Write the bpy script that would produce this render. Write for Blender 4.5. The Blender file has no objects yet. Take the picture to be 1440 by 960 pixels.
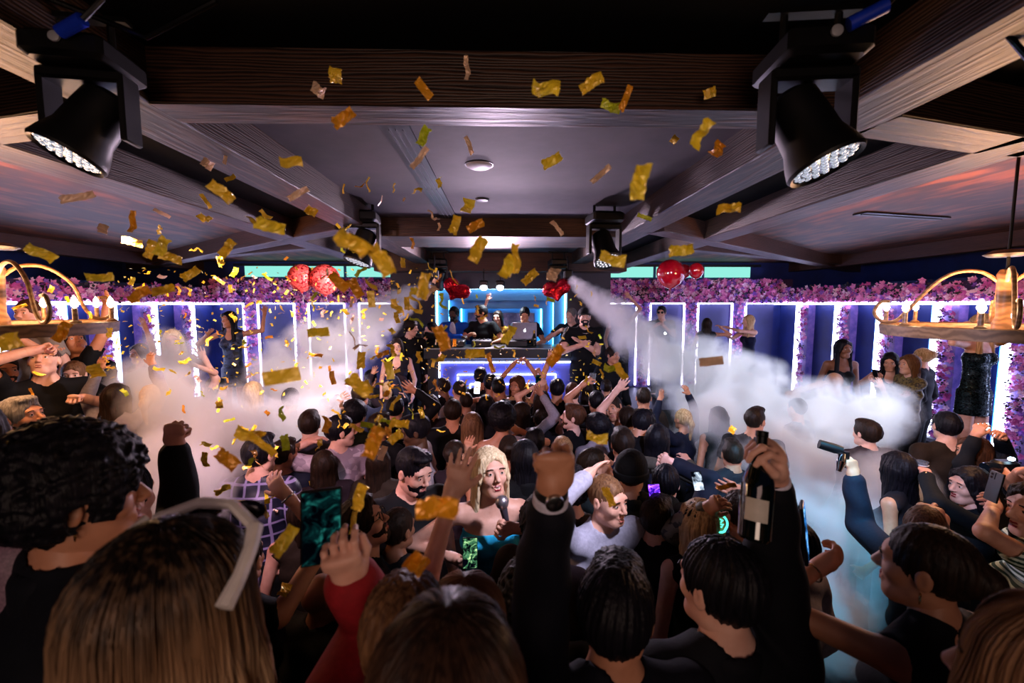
import bpy, math, random
import numpy as np
from mathutils import Vector, Matrix
R = random.Random(7)
NR = np.random.RandomState(5)
SC = bpy.context.scene
COL = SC.collection
V = Vector
# ------------------------------------------------------------------ camera model (real lens, 15 mm)
FPX, CAMZ = 600.0, 2.65
PIT, YAW = math.radians(5.0), math.radians(1.43)
def ray(px, py):
    x = (px-720)/FPX; z = -(py-480)/FPX
    y2 = math.cos(PIT)+z*math.sin(PIT); z2 = z*math.cos(PIT)-math.sin(PIT)
    return V((x*math.cos(YAW)+y2*math.sin(YAW), -x*math.sin(YAW)+y2*math.cos(YAW), z2))
def at(px, py, Y):
    r = ray(px, py); return V((0, 0, CAMZ))+r*(Y/r.y)
def atz(px, py, Z):
    r = ray(px, py); return V((0, 0, CAMZ))+r*((Z-CAMZ)/r.z)
cam = bpy.data.cameras.new('camera'); cam.lens = 15.0; cam.sensor_width = 36.0; cam.clip_start = 0.02
co = bpy.data.objects.new('camera', cam); COL.objects.link(co); SC.camera = co
co.location = (0, 0, CAMZ); co.rotation_euler = (math.pi/2-PIT, 0, -YAW)
cam.dof.use_dof = True; cam.dof.focus_distance = 3.4; cam.dof.aperture_fstop = 2.8
vs = SC.view_settings; vs.view_transform = 'Standard'; vs.look = 'None'; vs.gamma = 1; vs.exposure = 0.45
try: vs.use_curve_mapping = False
except Exception: pass
# ------------------------------------------------------------------ materials
MATS = {}
def srgb(c):
    return tuple((v/12.92 if v <= .04045 else ((v+.055)/1.055)**2.4) for v in c)
def hexc(h):
    return srgb(tuple(int(h[i:i+2], 16)/255 for i in (0, 2, 4)))
def N(nt, t, **kw):
    n = nt.nodes.new(t)
    for k, v in kw.items():
        if k.startswith('i_'):
            key = k[2:]; key = int(key) if key.isdigit() else key.replace('_', ' ')
            n.inputs[key].default_value = v
        else: setattr(n, k, v)
    return n
def mat(key, col, rough=.6, metal=0, kind='plain', col2=None, scale=20, emit=None, es=0, bump=.0, spec=.5, trans=0, sss=0, sheen=0, coat=0):
    if key in MATS: return MATS[key]
    m = bpy.data.materials.new(key); m.use_nodes = True; MATS[key] = m
    nt = m.node_tree; b = nt.nodes['Principled BSDF']
    if isinstance(col, str): col = hexc(col)
    if isinstance(col2, str): col2 = hexc(col2)
    b.inputs['Base Color'].default_value = (*col, 1)
    b.inputs['Roughness'].default_value = rough; b.inputs['Metallic'].default_value = metal
    b.inputs['Specular IOR Level'].default_value = spec
    if trans: b.inputs['Transmission Weight'].default_value = trans
    if coat: b.inputs['Coat Weight'].default_value = coat
    if sheen: b.inputs['Sheen Weight'].default_value = sheen
    if sss:
        b.inputs['Subsurface Weight'].default_value = sss
        b.inputs['Subsurface Radius'].default_value = (.012, .005, .003); b.inputs['Subsurface Scale'].default_value = 1
    if emit is not None:
        if isinstance(emit, str): emit = hexc(emit)
        b.inputs['Emission Color'].default_value = (*emit, 1); b.inputs['Emission Strength'].default_value = es
    if col2 is None: col2 = tuple(c*.75 for c in col)
    tc = N(nt, 'ShaderNodeTexCoord'); L = nt.links.new
    fac = None
    if kind in ('plain', 'cloth', 'skin', 'plaster', 'blotch'):
        nz = N(nt, 'ShaderNodeTexNoise', i_Scale=scale, i_Detail=4.0, i_Roughness=.6); L(tc.outputs['Object'], nz.inputs['Vector'])
        fac = nz.outputs['Fac']
    elif kind == 'wood':
        mp = N(nt, 'ShaderNodeMapping'); L(tc.outputs['Object'], mp.inputs['Vector'])
        mp.inputs['Scale'].default_value = scale if isinstance(scale, tuple) else (scale,)*3
        nz = N(nt, 'ShaderNodeTexNoise', i_Scale=1.6, i_Detail=6.0, i_Distortion=.6, i_Roughness=.6); L(mp.outputs[0], nz.inputs['Vector'])
        wv = N(nt, 'ShaderNodeTexWave', i_Scale=3.0, i_Distortion=9.0, i_Detail=3.0); L(mp.outputs[0], wv.inputs['Vector']); wv.bands_direction = 'Z'
        mx = N(nt, 'ShaderNodeMix'); mx.data_type = 'FLOAT'; mx.inputs[0].default_value = .45
        L(nz.outputs['Fac'], mx.inputs[2]); L(wv.outputs['Fac'], mx.inputs[3]); fac = mx.outputs[0]
    elif kind == 'hair':
        mp = N(nt, 'ShaderNodeMapping'); mp.inputs['Scale'].default_value = (60, 60, 3); L(tc.outputs['Object'], mp.inputs['Vector'])
        nz = N(nt, 'ShaderNodeTexNoise', i_Scale=2.0, i_Detail=3.0); L(mp.outputs[0], nz.inputs['Vector']); fac = nz.outputs['Fac']
    elif kind == 'plaid':
        wx = N(nt, 'ShaderNodeTexWave', i_Scale=4.0); wx.bands_direction = 'X'; wz = N(nt, 'ShaderNodeTexWave', i_Scale=4.0); wz.bands_direction = 'Z'
        L(tc.outputs['Object'], wx.inputs[0]); L(tc.outputs['Object'], wz.inputs[0])
        a = N(nt, 'ShaderNodeMath', operation='MAXIMUM'); L(wx.outputs['Fac'], a.inputs[0]); L(wz.outputs['Fac'], a.inputs[1])
        pw = N(nt, 'ShaderNodeMath', operation='POWER'); pw.inputs[1].default_value = 14; L(a.outputs[0], pw.inputs[0]); fac = pw.outputs[0]
    elif kind == 'stripe':
        wz = N(nt, 'ShaderNodeTexWave', i_Scale=float(scale)); wz.bands_direction = 'Z'; L(tc.outputs['Object'], wz.inputs[0]); fac = wz.outputs['Fac']
    elif kind in ('camo', 'sequin'):
        vo = N(nt, 'ShaderNodeTexVoronoi', i_Scale=float(scale)); L(tc.outputs['Object'], vo.inputs['Vector'])
        sx = N(nt, 'ShaderNodeSeparateColor'); L(vo.outputs['Color'], sx.inputs[0]); fac = sx.outputs[0]
        if kind == 'sequin':
            L(sx.outputs[1], b.inputs['Roughness'])
    if fac is not None:
        rp = N(nt, 'ShaderNodeValToRGB'); L(fac, rp.inputs[0])
        e = rp.color_ramp.elements
        lo, hi = (.3, .7) if kind not in ('plaid', 'stripe', 'camo', 'sequin') else ((.2, .5) if kind != 'stripe' else (.45, .55))
        e[0].position = lo; e[1].position = hi; e[0].color = (*col, 1); e[1].color = (*col2, 1)
        L(rp.outputs[0], b.inputs['Base Color'])
        if bump:
            bp = N(nt, 'ShaderNodeBump', i_Strength=bump, i_Distance=.01); L(fac, bp.inputs['Height']); L(bp.outputs[0], b.inputs['Normal'])
    return m
def emis(key, col, s):
    if key in MATS: return MATS[key]
    m = bpy.data.materials.new(key); m.use_nodes = True; MATS[key] = m
    nt = m.node_tree; nt.nodes.clear()
    e = N(nt, 'ShaderNodeEmission'); e.inputs[0].default_value = (*(hexc(col) if isinstance(col, str) else col), 1); e.inputs[1].default_value = s
    o = N(nt, 'ShaderNodeOutputMaterial'); nt.links.new(e.outputs[0], o.inputs[0]); return m
def screen_mat(key, c1, c2, s, sc=30, dark='020308'):
    if key in MATS: return MATS[key]
    m = bpy.data.materials.new(key); m.use_nodes = True; MATS[key] = m
    nt = m.node_tree; nt.nodes.clear(); L = nt.links.new
    tc = N(nt, 'ShaderNodeTexCoord'); nz = N(nt, 'ShaderNodeTexNoise', i_Scale=float(sc), i_Detail=3.0, i_Distortion=1.0); L(tc.outputs['Object'], nz.inputs[0])
    rp = N(nt, 'ShaderNodeValToRGB'); L(nz.outputs[0], rp.inputs[0]); e = rp.color_ramp.elements
    e[0].position = .42; e[0].color = (*hexc(dark), 1); e[1].position = .7; e[1].color = (*hexc(c2), 1)
    q = e.new(.55); q.color = (*hexc(c1), 1)
    em = N(nt, 'ShaderNodeEmission', i_Strength=s); L(rp.outputs[0], em.inputs[0])
    o = N(nt, 'ShaderNodeOutputMaterial'); L(em.outputs[0], o.inputs[0]); return m
# ------------------------------------------------------------------ object helpers
def link(o, parent=None):
    COL.objects.link(o)
    if parent is not None: o.parent = parent
    return o
def tag(o, label=None, cat=None, group=None, kind=None):
    if label: o['label'] = label
    if cat: o['category'] = cat
    if group: o['group'] = group
    if kind: o['kind'] = kind
    return o
def thing(name, label, cat, loc=(0, 0, 0), rz=0, group=None):
    o = bpy.data.objects.new(name, None); o.empty_display_size = .05; link(o); o.location = loc; o.rotation_euler = (0, 0, rz)
    return tag(o, label, cat, group)
def mesh_np(name, verts, faces, mats, parent=None, smooth=True, midx=None, loc=None):
    """verts (n,3); faces (m,k) constant k array or list"""
    me = bpy.data.meshes.new(name)
    verts = np.asarray(verts, dtype=np.float32)
    if isinstance(faces, np.ndarray):
        m, k = faces.shape
        me.vertices.add(len(verts)); me.vertices.foreach_set('co', verts.ravel())
        me.loops.add(m*k); me.loops.foreach_set('vertex_index', faces.astype(np.int32).ravel())
        me.polygons.add(m); me.polygons.foreach_set('loop_start', np.arange(0, m*k, k, dtype=np.int32))
        me.polygons.foreach_set('loop_total', np.full(m, k, dtype=np.int32))
        me.update(calc_edges=True)
    else:
        me.from_pydata([tuple(v) for v in verts.tolist()], [], faces); me.update()
    if smooth: me.polygons.foreach_set('use_smooth', np.ones(len(me.polygons), dtype=bool))
    for mm in (mats if isinstance(mats, (list, tuple)) else [mats]): me.materials.append(mm)
    if midx is not None: me.polygons.foreach_set('material_index', np.asarray(midx, dtype=np.int32))
    o = bpy.data.objects.new(name, me); link(o, parent)
    if loc is not None: o.location = loc
    return o
class MB:
    """collects simple shapes into one mesh"""
    def __init__(s): s.v = []; s.f = []; s.mi = []; s.m = 0
    def add(s, vs, fs):
        n = len(s.v); s.v += [tuple(v) for v in vs]; s.f += [tuple(i+n for i in f) for f in fs]; s.mi += [s.m]*len(fs); return s
    def box(s, c, d, rot=None):
        c = V(c); R3 = rot if rot is not None else Matrix.Identity(3)
        vs = [c+R3@V((d[0]/2*x, d[1]/2*y, d[2]/2*z)) for x in (-1, 1) for y in (-1, 1) for z in (-1, 1)]
        return s.add(vs, [(0, 1, 3, 2), (4, 6, 7, 5), (0, 4, 5, 1), (2, 3, 7, 6), (0, 2, 6, 4), (1, 5, 7, 3)])
    def bbox(s, c, d, b=.01, rot=None):
        """box with chamfered vertical+top edges"""
        c = V(c); R3 = rot if rot is not None else Matrix.Identity(3)
        x, y, z = d[0]/2, d[1]/2, d[2]/2; b = min(b, x*.45, y*.45, z*.45)
        rings = []
        for zz, k in ((-z, b), (-z+b, 0), (z-b, 0), (z, b)):
            X, Y = x-k, y-k
            rings.append([(X-b, -Y), (X, -Y+b), (X, Y-b), (X-b, Y), (-X+b, Y), (-X, Y-b), (-X, -Y+b), (-X+b, -Y)])
            rings[-1] = [c+R3@V((p[0], p[1], zz)) for p in rings[-1]]
        vs = [p for r in rings for p in r]
        fs = [tuple(range(7, -1, -1)), tuple(range(24, 32))]
        for i in range(3):
            for j in range(8): fs.append((i*8+j, i*8+(j+1) % 8, (i+1)*8+(j+1) % 8, (i+1)*8+j))
        return s.add(vs, fs)
    def tube(s, pts, r, n=8, caps=True):
        pts = [V(p) for p in pts]; k = len(pts); rs = r if isinstance(r, (list, tuple)) else [r]*k
        vs = []; up = None
        for i, p in enumerate(pts):
            t = (pts[min(i+1, k-1)]-pts[max(i-1, 0)]).normalized()
            if up is None: up = t.orthogonal().normalized()
            up = (up-t*up.dot(t)).normalized(); w = t.cross(up)
            for j in range(n):
                a = 2*math.pi*j/n; vs.append(p+(up*math.cos(a)+w*math.sin(a))*rs[i])
        fs = [(i*n+j, i*n+(j+1) % n, (i+1)*n+(j+1) % n, (i+1)*n+j) for i in range(k-1) for j in range(n)]
        if caps: fs += [tuple(range(n-1, -1, -1)), tuple(range((k-1)*n, k*n))]
        return s.add(vs, fs)
    def lathe(s, c, prof, n=24, axis=V((0, 0, 1)), cap=True):
        """prof list of (r, h) along axis"""
        c = V(c); ax = V(axis).normalized(); u = ax.orthogonal().normalized(); w = ax.cross(u)
        vs = [c+ax*h+(u*math.cos(2*math.pi*j/n)+w*math.sin(2*math.pi*j/n))*max(r, 1e-4) for r, h in prof for j in range(n)]
        k = len(prof)
        fs = [(i*n+j, i*n+(j+1) % n, (i+1)*n+(j+1) % n, (i+1)*n+j) for i in range(k-1) for j in range(n)]
        if cap: fs += [tuple(range(n-1, -1, -1)), tuple(range((k-1)*n, k*n))]
        return s.add(vs, fs)
    def ball(s, c, r, n=16):
        r = (r, r, r) if not isinstance(r, (tuple, list)) else r; c = V(c); vs = [c+V((0, 0, -r[2]))]; m = max(4, n//2)
        for i in range(1, m):
            a = -math.pi/2+math.pi*i/m
            for j in range(n):
                b = 2*math.pi*j/n; vs.append(c+V((r[0]*math.cos(a)*math.cos(b), r[1]*math.cos(a)*math.sin(b), r[2]*math.sin(a))))
        vs.append(c+V((0, 0, r[2]))); L = len(vs)-1
        fs = [(0, 1+(j+1) % n, 1+j) for j in range(n)]+[(L, L-n+j, L-n+(j+1) % n) for j in range(n)]
        fs += [(1+i*n+j, 1+i*n+(j+1) % n, 1+(i+1)*n+(j+1) % n, 1+(i+1)*n+j) for i in range(m-2) for j in range(n)]
        return s.add(vs, fs)
    def build(s, name, mats, parent=None, smooth=False, loc=None):
        o = mesh_np(name, s.v, s.f, mats, parent, smooth, s.mi, loc)
        if smooth:
            try: o.data.set_sharp_from_angle(angle=math.radians(35))
            except Exception: pass
        return o
def struct(name, mb, m, smooth=False):
    return tag(mb.build(name, m, None, smooth), kind='structure')
# ------------------------------------------------------------------ SDF engine
def smin(a, b, k):
    h = np.clip(.5+.5*(b-a)/k, 0, 1); return b+(a-b)*h-k*h*(1-h)
def smax(a, b, k): return -smin(-a, -b, k)
def cap(a, b, ra, rb=None, k=.012, op=1): return ('c', np.array(a, float), np.array(b, float), ra, ra if rb is None else rb, k, op)
def ell(c, r, M=None, k=.012, op=1): return ('e', np.array(c, float), np.array(r, float), np.eye(3) if M is None else np.array(M), k, op)
def ecap(a, b, side, ra, rb, ct=1., k=.02, op=1): return ('x', np.array(a, float), np.array(b, float), np.array(side, float), ra, rb, ct, k, op)
def prad(p):
    if p[0] == 'c': return max(p[3], p[4])
    if p[0] == 'e': return max(p[2])
    return max(p[4]+p[5])
def pbox(p):
    r = prad(p)
    if p[0] == 'e': return p[1]-r, p[1]+r
    return np.minimum(p[1], p[2])-r, np.maximum(p[1], p[2])+r
def pev(p, X, Y, Z):
    if p[0] == 'e':
        dx, dy, dz = X-p[1][0], Y-p[1][1], Z-p[1][2]; M = p[3]; r = p[2]
        u = (M[0][0]*dx+M[0][1]*dy+M[0][2]*dz); v = (M[1][0]*dx+M[1][1]*dy+M[1][2]*dz); w = (M[2][0]*dx+M[2][1]*dy+M[2][2]*dz)
        k0 = np.sqrt((u/r[0])**2+(v/r[1])**2+(w/r[2])**2); k1 = np.sqrt((u/r[0]**2)**2+(v/r[1]**2)**2+(w/r[2]**2)**2)+1e-9
        return k0*(k0-1)/k1
    a, b = p[1], p[2]; ab = b-a; L2 = max(float(ab@ab), 1e-9)
    dx, dy, dz = X-a[0], Y-a[1], Z-a[2]
    t = (dx*ab[0]+dy*ab[1]+dz*ab[2])/L2; h = np.clip(t, 0, 1)
    if p[0] == 'c':
        qx, qy, qz = dx-h*ab[0], dy-h*ab[1], dz-h*ab[2]
        return np.sqrt(qx*qx+qy*qy+qz*qz)-(p[3]+(p[4]-p[3])*h)
    L = math.sqrt(L2); ax = ab/L; s = p[3]-ax*(p[3]@ax); s = s/(np.linalg.norm(s)+1e-9); f = np.cross(ax, s)
    u = dx*s[0]+dy*s[1]+dz*s[2]; v = dx*f[0]+dy*f[1]+dz*f[2]; e = (t-h)*L
    rs = p[4][0]+(p[5][0]-p[4][0])*h; rf = p[4][1]+(p[5][1]-p[4][1])*h; rt = np.minimum(rs, rf)*p[6]
    return (np.sqrt((u/rs)**2+(v/rf)**2+(e/rt)**2)-1)*np.minimum(rs, rf)
def inflate(p, d):
    if p[0] == 'c': return (*p[:3], p[3]+d, p[4]+d, *p[5:])
    if p[0] == 'e': return (p[0], p[1], p[2]+d, *p[3:])
    return (*p[:4], (p[4][0]+d, p[4][1]+d), (p[5][0]+d, p[5][1]+d), *p[6:])
def sdf(prims, vox, clips=(), disp=None):
    pos = [p for p in prims if p[-1] > 0]
    bs = [pbox(p) for p in pos]; pad = vox*3+.02
    lo = np.min([b[0] for b in bs], 0)-pad; hi = np.max([b[1] for b in bs], 0)+pad
    for n, d in clips:   # tighten for axis-aligned z clips
        if n[0] == 0 and n[1] == 0:
            if n[2] > 0: hi[2] = min(hi[2], d/n[2]+vox*3)
            else: lo[2] = max(lo[2], d/n[2]-vox*3)
    nn = np.maximum(((hi-lo)/vox).astype(int)+2, 4)
    ax = [(lo[i]+np.arange(nn[i])*vox) for i in range(3)]
    D = np.full(nn, .25, dtype=np.float32)
    for p in prims:
        b0, b1 = pbox(p); m = p[-2]+vox*3
        sl = []
        for i in range(3):
            i0 = max(0, int((b0[i]-m-lo[i])/vox)); i1 = min(nn[i], int((b1[i]+m-lo[i])/vox)+2)
            sl.append(slice(i0, i1))
        if any(s.stop <= s.start for s in sl): continue
        X = ax[0][sl[0]][:, None, None]; Y = ax[1][sl[1]][None, :, None]; Z = ax[2][sl[2]][None, None, :]
        d = pev(p, X, Y, Z); S = tuple(sl)
        D[S] = smin(D[S], d, p[-2]) if p[-1] > 0 else smax(D[S], -d, p[-2])
    X = ax[0][:, None, None]; Y = ax[1][None, :, None]; Z = ax[2][None, None, :]
    if disp is not None: D = D+disp(X, Y, Z)
    for n, d in clips: D = np.maximum(D, X*n[0]+Y*n[1]+Z*n[2]-d)
    for i in range(3):   # close at the border
        S = [slice(None)]*3; S[i] = 0; D[tuple(S)] = np.maximum(D[tuple(S)], .01); S[i] = -1; D[tuple(S)] = np.maximum(D[tuple(S)], .01)
    return nets(D, lo, vox)
def nets(D, lo, vox):
    s = D < 0
    c = np.zeros(tuple(n-1 for n in D.shape), dtype=np.int8)
    for i in (0, 1):
        for j in (0, 1):
            for k in (0, 1): c += s[i:s.shape[0]-1+i, j:s.shape[1]-1+j, k:s.shape[2]-1+k]
    idx = np.argwhere((c > 0) & (c < 8))
    if len(idx) == 0: return np.zeros((0, 3)), np.zeros((0, 4), int)
    acc = np.zeros((len(idx), 3)); cnt = np.zeros(len(idx))
    cor = [(i, j, k) for i in (0, 1) for j in (0, 1) for k in (0, 1)]
    vals = {q: D[idx[:, 0]+q[0], idx[:, 1]+q[1], idx[:, 2]+q[2]] for q in cor}
    for q in cor:
        for a in range(3):
            if q[a] == 0:
                r = list(q); r[a] = 1; r = tuple(r); v0, v1 = vals[q], vals[r]
                m = (v0 < 0) != (v1 < 0); t = np.where(m, v0/(v0-v1+1e-12), 0)
                pt = np.array(q, float)[None, :].repeat(len(idx), 0); pt[:, a] += t
                acc[m] += pt[m]; cnt[m] += 1
    vid = np.full(c.shape, -1, dtype=np.int32); vid[idx[:, 0], idx[:, 1], idx[:, 2]] = np.arange(len(idx))
    verts = (idx+acc/cnt[:, None])*vox+lo
    fs = []
    for a in range(3):
        b, d = (a+1) % 3, (a+2) % 3
        S0 = [slice(None)]*3; S1 = [slice(None)]*3; S0[a] = slice(0, -1); S1[a] = slice(1, None)
        ch = s[tuple(S0)] != s[tuple(S1)]
        e = np.argwhere(ch); e = e[(e[:, b] > 0) & (e[:, d] > 0) & (e[:, b] < D.shape[b]-1) & (e[:, d] < D.shape[d]-1)]
        def g(db, dd):
            q = e.copy(); q[:, b] -= db; q[:, d] -= dd; return vid[q[:, 0], q[:, 1], q[:, 2]]
        f = np.stack([g(1, 1), g(0, 1), g(0, 0), g(1, 0)], 1)
        inside = s[e[:, 0], e[:, 1], e[:, 2]]
        f[~inside] = f[~inside][:, ::-1]; fs.append(f)
    return verts, np.concatenate(fs)
def merge(pieces):
    vs, fs, n = [], [], 0
    for v, f in pieces:
        if len(v) == 0: continue
        vs.append(v); fs.append(f+n); n += len(v)
    return np.concatenate(vs), np.concatenate(fs)
def folds(a=.004, f=22., ph=0.):
    def fn(X, Y, Z): return a*(np.sin(X*f+3*np.sin(Z*f*.55+ph)+ph)*np.sin(Z*f*.8+2*np.sin(Y*f*.7)+ph*2)+.5*np.sin(Z*f*1.9+X*f*1.3+ph))
    return fn
# ------------------------------------------------------------------ people
SKIN = dict(fair=('e2b4a0', 'c98f7a'), tan=('c98e6e', 'a86f52'), olive=('b98062', '95624a'), brown=('8a5a40', '6b422e'), dark=('52341f', '3a2416'))
HAIRC = dict(black=('07070a', '15131a'), dark=('120c09', '2a1c14'), brown=('2c1a10', '553421'), lbrown=('4a3020', '7d5a3d'), blonde=('8a6a45', 'd2b286'), grey=('55524f', '8f8a84'), pale=('b59a74', 'efdcb8'))
def skin_m(k): a, b = SKIN[k]; return mat('skin_'+k, a, .5, kind='skin', col2=b, scale=9, sss=.0, spec=.45)
def hair_m(k): a, b = HAIRC[k]; return mat('hair_'+k, a, .5, kind='hair', col2=b, spec=.14, bump=.35)
def cloth_m(c):
    if c in MATS: return MATS[c]
    if ':' in c:
        k, a, b, s = c.split(':'); return mat(c, a, .55 if k != 'sequin' else .25, .0 if k != 'sequin' else .7, kind=k, col2=b, scale=float(s))
    return mat('cloth_'+c, c, .8, kind='cloth', scale=60, spec=.2, bump=.15)
def nrm(v): v = np.asarray(v, float); return v/(np.linalg.norm(v)+1e-9)
def perp(v, ax): v = v-ax*(v@ax); return nrm(v)
def rotv(v, ax, a):
    return v*math.cos(a)+np.cross(ax, v)*math.sin(a)+ax*(ax@v)*(1-math.cos(a))
CURL = dict(open=(6, 10, 8, .13), relax=(22, 30, 18, .04), fist=(82, 92, 55, 0.), grip=(52, 62, 38, .02), flat=(3, 4, 3, .02), phone=(38, 55, 30, .05), curl=(45, 50, 30, .03))
def hand_prims(W, f, n, s, u, pose, r0):
    """W wrist, f finger direction, n palm normal, s thumb side, u = hand size (1=19cm)"""
    cu = CURL[pose]; P = []
    P.append(cap(W-f*.03*u, W+f*.02*u, r0, .025*u, .02))
    P.append(ecap(W+f*.022*u, W+f*.078*u, s, (.027*u, .016*u), (.039*u, .0135*u), 1.0, .015))
    P.append(ell(W+f*.035*u+s*.022*u+n*.006*u, (.019*u, .019*u, .030*u), (s, n, f), .014))
    for i, (ln, r) in enumerate(((.073, .0090), (.081, .0092), (.075, .0087), (.059, .0078))):
        o = 1.5-i; b = W+f*(.082-.004*abs(o-.5))*u+s*(.0205*o)*u
        d = nrm(f+s*cu[3]*o); axis = nrm(np.cross(d, n)); p = b-d*.012*u
        L = ln*u; a = 0
        for j, (fr, c) in enumerate(((.46, cu[0]), (.30, cu[1]), (.24, cu[2]))):
            a = math.radians(c*(1+.07*(i-1))); d = rotv(d, axis, a); q = p+d*L*fr*(1.15 if j == 0 else 1)
            P.append(cap(p, q, r*u*(1-.1*j), r*u*(1-.1*(j+1)), .004 if j else .007)); p = q
    tb = W+f*.026*u+s*.026*u
    if pose in ('fist',): d1 = nrm(f*.75+s*.25+n*.6); d2 = nrm(f*.35-s*.65+n*.6)
    elif pose in ('grip', 'phone', 'curl'): d1 = nrm(f*.55+s*.45+n*.7); d2 = nrm(f*.75-s*.1+n*.45)
    elif pose == 'flat': d1 = nrm(f*.85+s*.5+n*.1); d2 = nrm(f+s*.15)
    else: d1 = nrm(f*.6+s*.8+n*.2); d2 = nrm(f*.85+s*.5+n*.2)
    q = tb+d1*.042*u; P.append(cap(tb, q, .0135*u, .0105*u, .012)); P.append(cap(q, q+d2*.03*u, .0105*u, .0085*u, .004))
    return P
def head_prims(c, M, u, sex, mouth=0, nose=1.0):
    r, f, t = M
    def w(x, y, z): return c+(r*x+f*y+t*z)*u
    jw = .058 if sex == 'm' else .051
    P = [ell(w(0, -.012, .026), np.array((.076, .096, .092))*u, M, .02),
         ell(w(0, .028, -.030), np.array((jw, .060, .080))*u, M, .03),
         cap(w(-.012, .062, -.090), w(.012, .062, -.090), .021*u, k=.025),
         cap(w(-jw*.8, -.005, -.060), w(-.02, .055, -.088), .016*u, k=.03), cap(w(jw*.8, -.005, -.060), w(.02, .055, -.088), .016*u, k=.03),
         cap(w(-.036, .076, .032), w(.036, .076, .032), .012*u, k=.022),
         ell(w(-.037, .060, -.022), np.array((.023, .022, .022))*u, M, .02), ell(w(.037, .060, -.022), np.array((.023, .022, .022))*u, M, .02)]
    for x in (-.031, .031): P.append(ell(w(x, .097, .010), np.array((.017, .017, .012))*u, M, .012, -1))
    for x in (-.031, .031): P += [ell(w(x, .0725, .010), np.array((.0140, .0135, .0130))*u, M, .003), ell(w(x, .0765, .0165), np.array((.0155, .0120, .0065))*u, M, .003), ell(w(x, .0755, .0045), np.array((.0140, .0110, .0050))*u, M, .003)]
    P += [cap(w(0, .088, .014), w(0, .108*nose, -.020), .008*u, .0115*u, .010), ell(w(-.011, .098, -.026), np.array((.008, .009, .007))*u, M, .006), ell(w(.011, .098, -.026), np.array((.008, .009, .007))*u, M, .006)]
    if mouth: P.append(ell(w(0, .094, -.058), np.array((.021, .016, .004+.008*mouth))*u, M, .004, -1))
    P.append(cap(w(-.018, .083, -.052-.001), w(.018, .083, -.053), .0065*u, k=.008)); P.append(cap(w(-.014, .083, -.064-.006*mouth), w(.014, .083, -.064-.006*mouth), .007*u, k=.008))
    for x in (-1, 1):
        P += [ell(w(x*.079, -.008, .0), np.array((.009, .019, .031))*u, M, .006), ell(w(x*.090, -.002, .004), np.array((.007, .010, .018))*u, M, .003, -1)]
    return P, w
SKEL = []
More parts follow.
